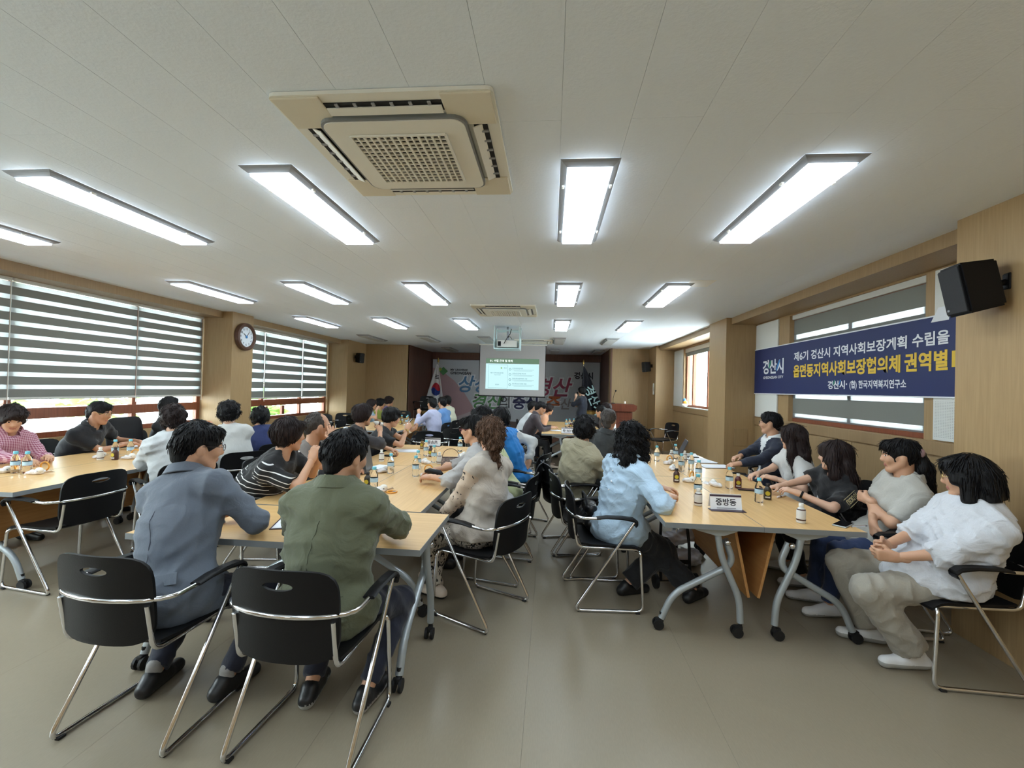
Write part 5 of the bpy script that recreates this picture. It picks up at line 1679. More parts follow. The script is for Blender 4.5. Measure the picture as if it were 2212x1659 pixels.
# ---- window group, room side
seat((-3.36, 3.76), 60, 'black chair under the woman in the sheer white blouse')
P4 = person('woman in a sheer white blouse seen from behind, short dark hair', (-3.38, 3.76), 55, (-3.41, 3.75, 1.18), 48, 6,
       dict(L=(-3.78, 3.86, .78), R=(-3.72, 4.05, .78)), None, None, 'perm', H_brown, 0,
       C_('sheer_white_blouse', srgb(196, 199, 200)), 'long', C_('grey_jeans', srgb(110, 112, 122)), SN_B, True, 1.04, loose=.02, seed=14)
seat((-3.28, 4.45), 50, 'black chair under the woman in the white cardigan')
person('woman in a white cardigan with short black hair facing the windows', (-3.31, 4.47), 42, (-3.40, 4.44, 1.197), 20, 2,
       dict(L=(-3.72, 4.62, .78), R=(-3.68, 4.78, .78)), None, None, 'perm', H_black, 0,
       C_('white_cardigan', srgb(204, 204, 200)), 'long', blk, SN_B, True, 1.06, loose=.012, seed=15)
seat((-3.30, 5.14), 40, 'black chair under the woman in the navy blouse')
person('woman in a navy blouse with short black hair seen from behind', (-3.33, 5.12), 35, (-3.515, 5.12, 1.105), 15, 6,
       dict(L=(-3.75, 5.3, .78), R=(-3.65, 5.42, .78)), None, None, 'perm', H_black, 1,
       C_('navy_blouse', srgb(34, 46, 92)), 'elbow', blk, SN_B, True, 1.08, loose=.012, seed=16)
# ---- far left group
g = None
seat((-4.25, 9.72), -90, 'black chair under the person in pale blue at the flag-side tables')
person('person in a pale blue shirt with hand at the mouth, flag-side tables', (-4.20, 9.75), -88, (-4.05, 9.80, 1.085), -60, 4,
       dict(R=(-3.90, 9.72, .98), L=(-3.75, 9.95, .78)), dict(R=(.3, -.6, -1)), None, 'bowl', H_brown, 1, C_('pale_blue_shirt', srgb(172, 204, 226)), 'short', blk, SN_B, True, 1., seed=17)
seat((-4.25, 10.32), -90, 'black chair under the person in yellow green')
person('person in a yellow green top among the flag-side tables', (-4.20, 10.32), -88, (-4.05, 10.32, 1.09), -60, 4,
       None, None, None, 'bowl', H_black, 1, C_('yellow_green_top', srgb(150, 160, 70)), 'short', blk, SN_B, True, 1., seed=18)
seat((-4.28, 10.95), -90, 'black chair farthest along the window side of the flag-side tables')
person('person with dark brown hair farthest along the window side', (-4.22, 10.92), -88, (-4.07, 10.95, 1.13), -55, 2,
       None, None, None, 'perm', H_brown, 1, C_('purple_top', srgb(110, 80, 130)), 'short', blk, SN_B, True, 1., seed=19)
seat((-2.30, 8.74), 78, 'black chair under the man in the lavender shirt')
person('man in a lavender shirt at the flag-side tables, hand to his chin', (-2.30, 8.76), 72, (-2.40, 8.86, 1.18), 48, 2,
       dict(L=(-2.62, 8.72, 1.0), R=(-2.66, 9.05, .78)), None, None, 'man', H_black, 1, C_('lavender_shirt', srgb(176, 178, 204)), 'long', navy, SN_B, girth=1.1, loose=.012, seed=20)
seat((-2.28, 9.46), 78, 'black chair under the person in the blue shirt, flag-side tables')
person('person in a mid blue shirt beside the lavender shirt', (-2.28, 9.48), 74, (-2.345, 9.5, 1.185), 50, 2,
       None, None, None, 'man', H_black, 1, C_('mid_blue_shirt', srgb(98, 142, 196)), 'long', navy, SN_B, girth=1.05, loose=.01, seed=21)
seat((-2.24, 10.14), 80, 'black chair under the man in the cream shirt')
person('man in a cream shirt nearest the flag', (-2.28, 10.16), 76, (-2.40, 10.15, 1.205), 52, 2,
       None, None, None, 'man', H_black, 2, C_('cream_shirt', srgb(206, 204, 180)), 'long', navy, SN_B, girth=1.12, loose=.012, seed=22)
# ---- far right group
seat((-.52, 8.80), -88, 'black chair under the man writing')
person('man in a dark brown jacket with red glasses writing on papers', (-.46, 8.80), -86, (-.185, 8.85, 1.158), -78, 22,
       dict(R=(.03, 8.78, .785), L=(.06, 8.98, .785)), dict(R=(-.3, -.6, -.6), L=(-.3, .6, -.6)), dict(R=(.02, 8.62, .09), L=(-.05, 8.95, .09)), 'man', H_black, 1,
       C_('dark_brown_jacket', srgb(62, 52, 56)), 'long', blk, mat('tan_sneaker', srgb(190, 176, 160), .6, var=.05), girth=1.05, collar=True, loose=.012,
       glasses=mat('red_frame', srgb(120, 40, 44), .4, var=.03), seed=23)
seat((-.70, 9.50), -88, 'black chair under the person in white behind the writing man')
person('person in a white shirt sitting behind the writing man', (-.66, 9.52), -86, (-.36, 9.55, 1.15), -70, 4,
       None, None, None, 'man', H_black, 1, C_('white_shirt', srgb(214, 216, 216)), 'long', navy, SN_B, girth=1.05, seed=24)
seat((-.46, 10.2), -88, 'black chair under the woman with the orange scarf')
person('woman with an orange top and glasses behind the writing man', (-.38, 10.2), -88, (-.03, 10.22, 1.075), -75, 10,
       None, None, None, 'bowl', H_brown, 1, C_('peach_top', srgb(226, 170, 136)), 'short', blk, SN_B, True, 1., glasses=M_dkframe, seed=25)
seat((1.30, 9.28), 92, 'black chair under the dark haired person by the podium')
person('dark haired person in a dark top facing the writing man', (1.28, 9.30), 90, (1.06, 9.42, 1.095), 60, 4,
       None, None, None, 'man', H_black, 1, C_('dark_grey_top', srgb(60, 56, 58)), 'long', blk, SN_B, girth=1., seed=26)
seat((1.36, 9.98), 92, 'black chair under the person in white by the podium')
person('person in a white shirt closest to the podium', (1.36, 10.0), 88, (1.235, 9.92, 1.155), 55, 2,
       None, None, None, 'man', H_brown, 1, C_('white_shirt', srgb(214, 216, 216)), 'long', navy, SN_B, girth=1.05, seed=27)
# ---- left side of the right group
seat((.46, 3.40), -88, 'black chair with the handbag, under the pale blue blouse', 0)
P31 = person('woman in a pale blue blouse with shoulder length black curls, from behind', (.53, 3.42), -58, (.625, 3.44, 1.17), -22, 4,
       dict(R=(.88, 3.30, .78), L=(.90, 3.62, .78)), dict(R=(.5, -.8, -.7), L=(0, .5, -.7)), dict(R=(.62, 3.44, .09), L=(1.08, 3.40, .09)), 'curlylong', H_black, 0,
       C_('pale_blue_blouse', srgb(176, 200, 220), bump=.8), 'elbow', blk, SN_B, True, 1.08, collar=True, loose=.022, hem=.40, wide=1.25, seed=28,
       knees=dict(R=(.9, .1, .9), L=(1, .3, .9)), headscale=1.04)
chair(.34, 3.92, -80, 'empty black chair beside the handbag chair')
seat((.24, 4.42), -75, 'black chair under the woman in the khaki blouse')
P30 = person('woman in a khaki beige blouse with a round black bob, from behind', (.26, 4.42), -42, (.335, 4.34, 1.155), -12, 4,
       dict(R=(.66, 4.5, .78), L=(.58, 4.75, .78)), None, dict(R=(.58, 4.7, .08), L=(.45, 4.84, .08)), 'perm', H_black, 0,
       C_('khaki_blouse', srgb(166, 158, 132), bump=.8), 'elbow', blk, SN_B, True, 1.14, collar=True, loose=.022, hem=.5, seed=29)
seat((.52, 5.14), -50, 'black chair under the grey haired man')
P28 = person('grey haired man in a dark green-grey shirt, from behind', (.55, 5.12), -30, (.665, 5.12, 1.205), -20, 2,
       dict(R=(.86, 5.2, .78), L=(.80, 5.4, .78)), None, None, 'crop', H_grey, 2,
       C_('dark_green_shirt', srgb(52, 54, 54)), 'long', blk, SN_B, girth=1.12, collar=True, loose=.014, seed=30)
# ---- right side of the right group
seat((2.27, 2.80), 90, 'black chair under the woman in the white shirt by the pillar', 0)
P37 = person('woman in a loose white shirt with a black bob and glasses, hands clasped', (2.27, 2.80), 84, (2.375, 2.745, 1.095), 52, 6,
       dict(L=(1.97, 2.70, .64), R=(1.96, 2.80, .655)), dict(L=(.2, -.6, -1), R=(.2, .4, -1)), dict(L=(2.10, 2.74, .10), R=(2.05, 3.0, .10)), 'bob', H_black, 1,
       C_('loose_white_shirt', srgb(204, 206, 211), bump=.9), 'elbow', C_('wide_beige_trousers', srgb(156, 150, 138), bump=.7), (SN_W, SOLE_W), True, 1.14, loose=.026, hem=.46, wide=1.32,
       glasses=M_gold, seed=31, knees=dict(L=(-1, 0, .75), R=(-1, .25, .8)), palm=dict(L=(.1, 1, .2), R=(.1, -1, .2), dL=(-1, .35, 0), dR=(-1, -.35, 0)), curl=.8, headscale=1.02, leglen=1.12, laces=SN_W, socks=C_('grey_sock', srgb(150, 148, 146)))
seat((2.42, 3.42), 88, 'black chair under the woman in the grey shirt')
P36 = person('woman in a light grey shirt with a ponytail, arms crossed', (2.42, 3.42), 86, (2.45, 3.34, 1.13), 66, 4,
       dict(L=(2.27, 3.38, .81), R=(2.20, 3.22, .69)), dict(L=(.1, -1, -.55), R=(-.5, .7, -.5)), dict(L=(1.98, 3.30, .09), R=(2.0, 3.52, .09)), 'pony', H_black, 1,
       C_('light_grey_linen', srgb(176, 174, 166), bump=.8), 'short', C_('blue_jeans', srgb(44, 60, 96)), (SN_W, SOLE_W), True, 1.12, collar=True, loose=.012, seed=32,
       palm=dict(L=(.6, .6, 0), dL=(-.05, 1, .12), R=(.5, 0, .2), dR=(-.1, -.3, -1)), curl=.5, sleeve_len=.85)
seat((2.44, 3.98), 86, 'black chair under the woman in the black tee')
P35 = person('woman in a black tee with sleeve tape and long brown hair', (2.38, 3.98), 78, (2.285, 3.79, 1.06), 40, 4,
       dict(L=(1.93, 3.62, .785), R=(1.90, 3.86, .785)), dict(L=(.4, -.9, -.5), R=(0, .6, -.6)), dict(L=(2.06, 3.78, .09), R=(2.1, 4.1, .09)), 'long', H_brown, 0,
       C_('black_tee_cloth', srgb(20, 20, 23)), 'short', blk, (SN_W, SOLE_W), True, 1.14, loose=.014, seed=33, sleeve_len=.8)
seat((2.50, 4.60), 86, 'black chair under the woman in the white puff-sleeved blouse')
P34 = person('woman in a white puff-sleeved blouse with long dark hair', (2.46, 4.58), 80, (2.275, 4.385, 1.145), 32, 4,
       dict(L=(2.04, 4.20, .785), R=(2.0, 4.45, .785)), dict(L=(.4, -.9, -.5), R=(0, .6, -.6)), None, 'long', H_brown, 0,
       C_('white_puff_blouse', srgb(206, 206, 203)), 'short', blk, SN_B, True, 1.04, loose=.016, seed=34, sleeve_len=.8)
seat((2.60, 5.42), 84, 'black chair under the man in the navy suit')
P33 = person('man in a navy suit and white shirt with glasses, sitting back', (2.56, 5.42), 82, (2.515, 5.32, 1.215), 62, 2,
       dict(L=(2.06, 5.02, .785), R=(2.04, 5.18, .785)), dict(L=(.4, -.5, -1), R=(0, .5, -1)), None, 'man', H_black, 1,
       C_('navy_suit', srgb(32, 38, 56)), 'long', navy, SN_B, girth=1.06, collar=C_('white_shirt', srgb(214, 216, 216)), loose=.012, glasses=M_dkframe, inner=C_('white_shirt', srgb(214, 216, 216)), seed=35)
# ---- presenter
P26 = person('standing presenter in a navy dress speaking into a microphone', (.84, 12.0), 68, (.835, 12.0, 1.50), 62, 0,
       dict(L=(.68, 11.98, 1.36), R=(.66, 12.2, 1.12)), dict(L=(.2, -.6, -1)), None, 'bowl', H_black, 0,
       C_('navy_dress', srgb(34, 38, 52)), 'elbow', C_('navy_dress', srgb(34, 38, 52)), SN_B, True, .95, standing=True, hem=.55, loose=.012, seed=36, curl=1.0)
# ---- empty chairs round the room
chair(-3.70, 3.12, 84, 'empty black chair at the window tables beside the grey jacket')
chair(-4.95, 10.25, 195, 'empty black chair by the pillar past the blinds')
chair(-4.12, 11.9, 180, 'empty black chair against the wall beside the stage')
chair(-5.17, 9.62, 200, 'empty black chair by the last blind, past the clock')
chair(-3.87, 13.32, 175, 'empty black chair on the stage beside the white flag').location.z = .40
chair(2.62, 10.6, 118, 'empty black chair below the uncovered window')
chair(-1.93, 7.18, 8, 'empty black chair with its back to the upturned name card')
chair(-1.55, 7.72, -12, 'empty black chair between the name card chair and the aisle')
chair(-.62, 7.95, -95, 'empty black chair near the stage end of the aisle')

def office_chair(x, y, a, label):
    c = empty('office_chair', (x, y, 0), math.radians(a), label, 'chair')
    S = Sdf(.02); S.cone(V3(-.15, -.24, .72), V3(.15, -.24, .72), .10, .10, .05, (0, 1, 0), .45); S.cone(V3(-.15, -.26, .96), V3(.15, -.26, .96), .09, .09, .05, (0, 1, 0), .45)
    S.cone(V3(-.14, -.25, .84), V3(.14, -.25, .84), .11, .11, .05, (0, 1, 0), .45)
    v, f = S.mesh(.014); np_mesh('backrest', [(v, f, 0)], [M_blackfab], c)
    S = Sdf(.02); S.cone(V3(-.13, -.10, .46), V3(.13, -.10, .46), .10, .10, .05, (0, 0, 1), .45); S.cone(V3(-.13, .12, .46), V3(.13, .12, .46), .10, .10, .05, (0, 0, 1), .45); S.ell(V3(0, 0, .46), V3(.23, .22, .04))
    v, f = S.mesh(.014); np_mesh('seat', [(v, f, 0)], [M_blackfab], c)
    MB().tube(fillet([(0, -.10, .40), (0, -.30, .42), (0, -.30, .74)], .06), .018, 8).build('back_post', M_black, c)
    MB().tube([(0, 0, .09), (0, 0, .42)], .024, 10).build('gas_lift', M_chrome, c)
    for k in range(5):
        an = 2*math.pi*k/5
        MB().tube([(0, 0, .10), (.27*math.cos(an), .27*math.sin(an), .07)], [.024, .014], 8).build('base_arm', M_black, c)
        MB().sphere((.27*math.cos(an), .27*math.sin(an), .03), .03, 10, 6).build('caster', M_rub, c, smooth=180)
    for s_ in (-1, 1):
        MB().tube(fillet([(s_*.20, .0, .44), (s_*.27, .0, .46), (s_*.27, .0, .66)], .03), .014, 8).build('arm_post', M_black, c)
        MB().box((s_*.27, .0, .67), (.06, .24, .03), bev=.012).build('armrest', M_black, c)
office_chair(-5.16, 5.24, -88, 'padded black office chair between the polo shirt and the next man')
# ================================================================== THINGS ON THE TABLES
TZ = .7202
M_water = clear('clear_bottle_plastic', (.97, .99, 1, 1), .03, 1.25)
M_capb = mat('cyan_cap', srgb(112, 196, 216), .4, var=.02)
M_wlabel = mat('pale_blue_label', srgb(176, 208, 226), .5, var=.08, bscale=30)
M_coffee = mat('dark_brown_label', srgb(66, 38, 30), .35, var=.05)
M_coffee2 = mat('maroon_label', srgb(92, 34, 34), .35, var=.05)
M_olive = mat('dark_olive_label', srgb(46, 40, 28), .35, var=.05)
M_ylw = mat('yellow_disc', srgb(196, 178, 52), .45, var=.05)
M_tea = mat('white_label', srgb(212, 210, 204), .5, var=.06, bscale=40)
M_blackcap = mat('black_cap', srgb(26, 24, 26), .4, var=.03)
M_orange = mat('orange_plastic', srgb(232, 160, 60), .4, var=.03)
def make_bottle():
    b = empty('water_bottle')
    MB().lathe([(.026, 0), (.030, .006), (.030, .055), (.028, .06), (.030, .065), (.030, .105), (.029, .118), (.022, .142), (.0135, .154), (.013, .166)], 18).build('body', M_water, b, smooth=50)
    MB().lathe([(.0305, .070), (.0308, .072), (.0308, .100), (.0305, .102)], 18, caps=False).build('label', M_wlabel, b, smooth=50)
    MB().lathe([(.0155, .163), (.016, .165), (.016, .182), (.0145, .185)], 16).build('cap', M_capb, b, smooth=40)
    return b
_b = [None]
def bottle(x, y, label, g='clear water bottles with cyan caps', rz=0.):
    if _b[0] is None: o = _b[0] = make_bottle()
    else: o = copy_tree(_b[0])
    o.location = (x, y, TZ); o.rotation_euler = (0, 0, rz)
    return tag(o, label, 'bottle', g)
for x, y, l in ((1.273, 5.389, 'water bottle standing alone near the far corner, behind the curls'),
                (1.55, 5.62, 'water bottle behind the orange ring near the laptop'),
                (1.377, 4.767, 'water bottle just behind the capped coffee bottle'),
                (1.51, 4.875, 'water bottle beside the white folders'),
                (1.42, 4.36, 'water bottle by the crumpled pack with orange ring, banner-side tables'),
                (1.565, 4.006, 'water bottle before the maroon coffee bottle'),
                (1.603, 3.543, 'water bottle beside the olive coffee bottle'),
                (1.17, 3.60, 'water bottle behind the white labelled drink and name card'),
                (-1.464, 4.023, 'water bottle next to the table seam and notebook'),
                (-1.345, 3.339, 'water bottle right beside the olive jacket shoulder'),
                (-1.204, 3.948, 'water bottle at the hand of the woman with the dark case'),
                (-1.285, 4.283, 'water bottle standing behind the pack with orange ring'),
                (-1.236, 4.706, 'water bottle beside the small grey can near the handbag'),
                (-1.44, 5.113, 'water bottle in front of the upturned name card'),
                (-1.129, 5.57, 'water bottle before the red glasses woman, far end'),
                (-4.464, 3.358, 'water bottle before the pink gingham, nearer the crumpled pack'),
                (-4.37, 3.371, 'water bottle before the pink gingham, nearer the snack pack'),
                (-4.47, 4.22, 'water bottle with dark print before the polo shirt'),
                (-4.38, 4.30, 'water bottle beside the orange ring before the polo shirt'),
                (-3.17, 9.3, 'water bottle at the flag-side tables, near the phone'),
                (-3.08, 9.42, 'water bottle at the flag-side tables, second in the cluster'),
                (-2.98, 9.05, 'water bottle at the flag-side tables, by the lavender shirt'),
                (-3.22, 10.62, 'water bottle standing alone at the stage end'),
                (.356, 9.67, 'water bottle beyond the writing man, nearest one'),
                (.436, 9.87, 'water bottle beyond the writing man, middle one'),
                (.53, 9.9, 'water bottle beyond the writing man, last one')):
    bottle(x, y, l, rz=(x*7) % 6)
def make_coffee(m, cap, disc=True, band=False):
    b = empty('drink_bottle')
    MB().lathe([(.024, 0), (.0275, .004), (.0275, .075), (.026, .082), (.018, .096), (.012, .102), (.012, .108)], 18).build('body', m, b, smooth=40)
    MB().lathe([(.0145, .106), (.0145, .124), (.013, .126)], 14).build('cap', cap, b, smooth=40)
    if disc:
        mb = MB(); mb.tube([(0, -.0274, .052), (0, -.0292, .052)], .017, 18); mb.build('yellow_disc', M_ylw, b)
        MB().box((0, -.0262, .022), (.034, .004, .010)).build('label_text', M_tea, b)
    if band:
        MB().lathe([(.0278, .018), (.0280, .019), (.0280, .026), (.0278, .027)], 18, caps=False).build('label_band', M_coffee, b)
        MB().lathe([(.0262, .083), (.0225, .090)], 18, caps=False).build('shoulder_print', M_coffee, b)
    return b
_k = {}
def coffee(x, y, kind, label, rz=0.):
    if kind not in _k:
        o = _k[kind] = {'brown': lambda: make_coffee(M_coffee, M_blackcap), 'maroon': lambda: make_coffee(M_coffee2, M_white), 'olive': lambda: make_coffee(M_olive, M_blackcap),
                        'tea': lambda: make_coffee(M_tea, M_white, False, True), 'amber': lambda: make_coffee(mat('amber_label', srgb(120, 92, 44), .3, var=.1), M_blackcap)}[kind]()
    else: o = copy_tree(_k[kind])
    o.location = (x, y, TZ); o.rotation_euler = (0, 0, rz)
    return tag(o, label, 'bottle', 'small drink bottles')
coffee(1.168, 4.187, 'brown', 'dark brown coffee bottle with yellow disc and black cap', -.2)
coffee(1.65, 4.036, 'maroon', 'maroon coffee bottle with yellow disc and white top', -.3)
coffee(1.715, 3.647, 'olive', 'dark olive coffee bottle with yellow disc beside water', -.4)
coffee(1.093, 3.351, 'tea', 'white labelled drink bottle beside the name card')
coffee(1.632, 3.026, 'tea', 'white labelled drink bottle near the phone at table end')
coffee(1.45, 4.99, 'tea', 'white labelled drink bottle between two water bottles')
coffee(1.47, 5.50, 'tea', 'white capped drink bottle near the laptop, banner-side tables')
coffee(1.62, 5.48, 'tea', 'white labelled drink bottle beside the far orange ring')
coffee(-1.66, 5.70, 'amber', 'amber drink bottle at the end beside the name card')
coffee(-1.376, 5.083, 'brown', 'small brown drink can among water bottles')
coffee(-1.79, 4.63, 'tea', 'white labelled drink bottle behind the notebook')
coffee(-1.155, 4.62, 'tea', 'small grey white drink bottle touching the handbag')
coffee(-4.34, 4.10, 'brown', 'brown coffee bottle before the polo shirt')
coffee(-4.46, 4.06, 'tea', 'white labelled drink bottle before the polo shirt')
coffee(.45, 9.62, 'maroon', 'small dark red drink bottle beyond the writing man')
coffee(-3.13, 9.12, 'amber', 'amber drink bottle on the flag-side tables')
coffee(-1.43, 3.42, 'olive', 'dark drink bottle by the olive jacket hand')

# snack packs: crumpled transparent film round a white cup, with an orange ring
M_film = mat('crumpled_film', srgb(226, 222, 220), .25, bump=.9, bscale=60, var=.06)
def pack(x, y, label, rz=0., s=1., tone=None):
    p = empty('snack_pack', (x, y, TZ), rz, label, 'snack pack', 'white snack packs')
    S = Sdf(.012); S.m = .03
    S.ell(V3(0, 0, .020*s), V3(.05, .034, .022)*s); S.ell(V3(.035, .008, .024*s), V3(.026, .026, .024)*s); S.ell(V3(-.035, -.006, .015*s), V3(.028, .022, .015)*s)
    S.noise = noise_set(int(abs(x*100)), 130, 260, .0016); S.plane(V3(0, 0, .001), (0, 0, -1))
    v, f = S.mesh(.005); np_mesh('film', [(v, f, 0)], [M_film], p)
    MB().sphere((.03*s, -.004, .034*s), (.030*s, .022*s, .026*s), 14, 8).build('cup', M_white, p, smooth=180)
    mb = MB(); mb.tube([(.03*s, -.025*s, .030*s), (.03*s, -.028*s, .030*s)], .006*s, 10); mb.build('dot', M_greyedge, p)
    mb = MB(); mb.add([(.05, .0, .02), (.10, .02, .03), (.11, .045, .012), (.06, .03, .01), (.05, .0, .017), (.10, .02, .027), (.11, .045, .009), (.06, .03, .007)], [(0, 1, 2, 3), (7, 6, 5, 4), (0, 4, 5, 1), (1, 5, 6, 2), (2, 6, 7, 3), (3, 7, 4, 0)]); mb.build('film_tail', M_film, p)
    return p
def ring(x, y, label, rz=0., up=True):
    p = empty('orange_ring', (x, y, TZ), rz, label, 'ring handle', 'orange ring handles')
    c = .044 if up else .006
    pts = []
    for k in range(20):
        a = 2*math.pi*k/20
        pts.append((.036*math.cos(a), 0, c+.036*math.sin(a)+.002) if up else (.036*math.cos(a), .036*math.sin(a), c))
    MB().tube(pts, .006, 8, closed=True).build('loop', M_orange, p, smooth=180)
    MB().box((.0, .0, .006) if up else (.02, 0, .006), (.03, .016, .010), bev=.003).build('buckle', M_lampframe, p)
    return p
pack(1.355, 5.20, 'white snack pack beside the far orange ring, banner-side tables', .3)
pack(1.303, 4.827, 'white snack pack behind the capped coffee bottle', 1.2)
pack(1.286, 4.20, 'white snack pack with the orange ring near the coffee bottle', -.4)
pack(1.47, 4.06, 'crumpled clear pack beside a water bottle, banner-side tables', 2.)
pack(-1.10, 3.96, 'white snack pack under the dark case, centre tables', .1)
pack(-1.55, 4.05, 'crumpled pack beside the notebook and water bottle', .8)
pack(-1.285, 3.30, 'white snack pack at the olive jacket shoulder', .4)
pack(-1.29, 4.60, 'crumpled clear pack among the water bottles, centre tables', 2.4)
pack(-1.02, 5.15, 'white tissue-like pack behind the handbag', 1.)
pack(-.98, 4.92, 'white pack beside the handbag handle', 2.)
pack(-4.27, 3.356, 'white snack pack before the pink gingham', .2)
pack(-4.56, 3.34, 'crumpled clear pack at the water bottles, pink gingham side', .8)
pack(-4.265, 4.17, 'white snack pack before the polo shirt', .4)
pack(-4.57, 4.15, 'crumpled pack at the elbow of the polo shirt', 1.4)
pack(-2.92, 8.85, 'white pack on the flag-side tables', .5)
ring(1.40, 5.32, 'orange ring on the banner-side tables near the laptop', .4)
ring(1.34, 4.30, 'orange ring near the crumpled pack, banner-side tables', .8)
ring(-1.12, 4.08, 'orange ring behind the white pack by the dark case', .2)
ring(-1.19, 3.31, 'orange ring lying flat by the olive jacket', .3, False)
ring(-4.33, 3.47, 'orange ring beside the water bottle pair', .1)
ring(-4.60, 3.45, 'orange ring nearest the pink gingham shirt', -.3)
ring(-4.29, 4.27, 'orange ring before the polo shirt', .3)

def plate(x, y, a, label, txt, upside=False):
    p = empty('name_card', (x, y, TZ), math.radians(a), label, 'name card', 'folded name cards')
    T2 = Matrix.Rotation(math.radians(-14), 4, 'X')
    MB().box((0, -.012, .002), (.235, .075, .004), bev=.001).build('foot', M_plum, p)
    MB().box((0, 0, .052), (.215, .003, .098), T2).build('card', M_paper, p)
    MB().box((0, -.002, .098), (.215, .003, .012), T2).build('top_strip', M_plum, p)
    back = MB().box((0, .05, .050), (.215, .003, .098), Matrix.Rotation(math.radians(14), 4, 'X')).build('back_leaf', M_paper, p)
    o = T2 @ frameM((0, -.0022, .036), (1, 0, 0), (0, 0, 1))
    if upside: o = T2 @ frameM((0, -.0022, .070), (-1, 0, 0), (0, 0, -1))
    me = lettering(txt, .052, M_ktext, o, p, bold=.0012, align='CENTER')
    MB().box((0, -.003, .014), (.13, .001, .004), T2).build('small_print', mat('grey_print', srgb(150, 150, 160), .6, var=.02), p)
    return p
plate(1.255, 3.255, 0, 'white name card reading three Korean characters at the banner-side tables', '중방동')
plate(-1.60, 5.98, 0, 'upturned white name card at the end of the centre tables', '남부동', True)
plate(.33, 8.40, 0, 'upturned white name card before the writing man', '서부1동', True)

def sheets(x, y, rz, label, w=.21, h=.30, n=2, cover=None, z=0.):
    p = empty('document', (x, y, TZ+z), rz, label, 'document', 'papers on the tables')
    if cover: MB().box((0, 0, .002), (w+.02, h+.014, .004)).build('folder_cover', cover, p)
    for k in range(n):
        MB().box((.004*k, .005*k, .005+.0015*k), (w, h, .001), Matrix.Rotation(.04*k, 4, 'Z')).build('sheet', M_paper, p)
    return p
sheets(-1.47, 2.53, .3, 'white papers on a dark folder beside the grey jacket', .22, .30, 2, M_plum)
sheets(1.83, 5.55, .1, 'white papers on a plum folder nearest the laptop', .23, .36, 3, M_plum)
sheets(1.86, 5.16, -1.45, 'white papers on a plum folder before the navy suit', .22, .32, 2, M_plum)
sheets(-4.96, 4.98, -.5, 'cream paper under the hand of the polo shirt', .2, .16, 2, None)
sheets(-1.80, 5.42, .15, 'open white book before the woman with the phone', .30, .20, 3, mat('pale_cover', srgb(214, 214, 210), .5, var=.03))
sheets(.12, 8.88, .2, 'white paper under the writing hand', .21, .29, 1, None)
sheets(-3.75, 8.05, .2, 'papers near the far laptop', .21, .29, 2, None)
sheets(-1.67, 4.28, -.25, 'white notebook on a black case beside the laptop', .17, .22, 2, M_black, 0)

def laptop(x, y, rz, label, open_deg=105, screen=None):
    l = empty('laptop', (x, y, TZ), rz, label, 'laptop', 'laptops')
    MB().box((0, 0, .009), (.32, .22, .016), bev=.004).build('base', mat('laptop_grey', srgb(70, 72, 76), .4, .3, var=.02), l)
    MB().box((0, .01, .0175), (.28, .11, .002)).build('keyboard', M_black, l)
    R_ = Matrix.Translation((0, .11, .017)) @ Matrix.Rotation(math.radians(open_deg-90), 4, 'X') @ Matrix.Translation((0, 0, .105))
    mb = MB(); mb.box((0, 0, 0), (.32, .008, .21), R_ @ Matrix.Rotation(math.radians(0), 4, 'X'), bev=.003); lid = mb.build('lid', MATS['laptop_grey'], l)
    mb = MB(); mb.box((0, -.0045, 0), (.30, .001, .19), R_); mb.build('display', screen or M_black, lid)
    return l
laptop(-1.80, 4.06, math.radians(-78), 'dark grey open laptop before the striped top', -108+208)
laptop(1.80, 5.94, math.radians(80), 'dark open laptop at the end of the banner-side tables', 115)
laptop(-3.78, 8.52, math.radians(-28), 'open laptop with a white page on the flag-side tables', 100, emis('laptop_page', (.86, .90, .96, 1), .75))

def handbag():
    b = empty('handbag', (-.99, 4.43, TZ), math.radians(8), 'small floral handbag with a thin hoop handle', 'handbag')
    M_fl = print_cloth('floral_tapestry', srgb(96, 88, 84), srgb(150, 130, 120), 60., .54)
    mb = MB()
    vs = []; fs = []
    prof = [(.085, .036, 0), (.098, .042, .02), (.098, .038, .06), (.090, .022, .095), (.086, .012, .105)]
    n = 20
    for (rx, ry, z) in prof:
        for k in range(n):
            a = 2*math.pi*k/n; c, s_ = math.cos(a), math.sin(a)
            vs.append((rx*math.copysign(abs(c)**.5, c), ry*math.copysign(abs(s_)**.6, s_), z))
    for i in range(len(prof)-1):
        for k in range(n): k2 = (k+1) % n; fs.append((i*n+k, i*n+k2, (i+1)*n+k2, (i+1)*n+k))
    fs.append(tuple(range(n-1, -1, -1))); fs.append(tuple((len(prof)-1)*n+k for k in range(n)))
    mb.add(vs, fs); mb.build('body', M_fl, b, smooth=40)
    MB().box((0, 0, .106), (.175, .026, .008), bev=.003).build('frame', M_coffee, b)
    pts = [(.085*math.cos(math.pi*k/14), 0, .108+.085*math.sin(math.pi*k/14)) for k in range(15)]
    MB().tube(pts, .0032, 6).build('handle', M_coffee, b, smooth=180)
    for (x, z) in ((-.035, .05), (.03, .07), (.05, .03)):
        MB().sphere((x, -.040, z), (.014, .004, .012), 10, 6).build('flower', mat('dusty_rose', srgb(170, 110, 96), .8, var=.1, bscale=80), b, smooth=180)
handbag()
def phone(x, y, z, rx, rz, label, scr=None, parent=None):
    p = empty('phone', (x, y, z), rz, label, 'phone', 'phones')
    R_ = Matrix.Rotation(rx, 4, 'X')
    MB().box((0, 0, .005), (.076, .155, .009), R_, bev=.004).build('body', M_silver if scr is None else M_black, p)
    MB().box((0, 0, .0098), (.070, .147, .0008), R_).build('screen', scr or mat('black_glass', srgb(12, 12, 14), .08, var=.01), p)
    return p
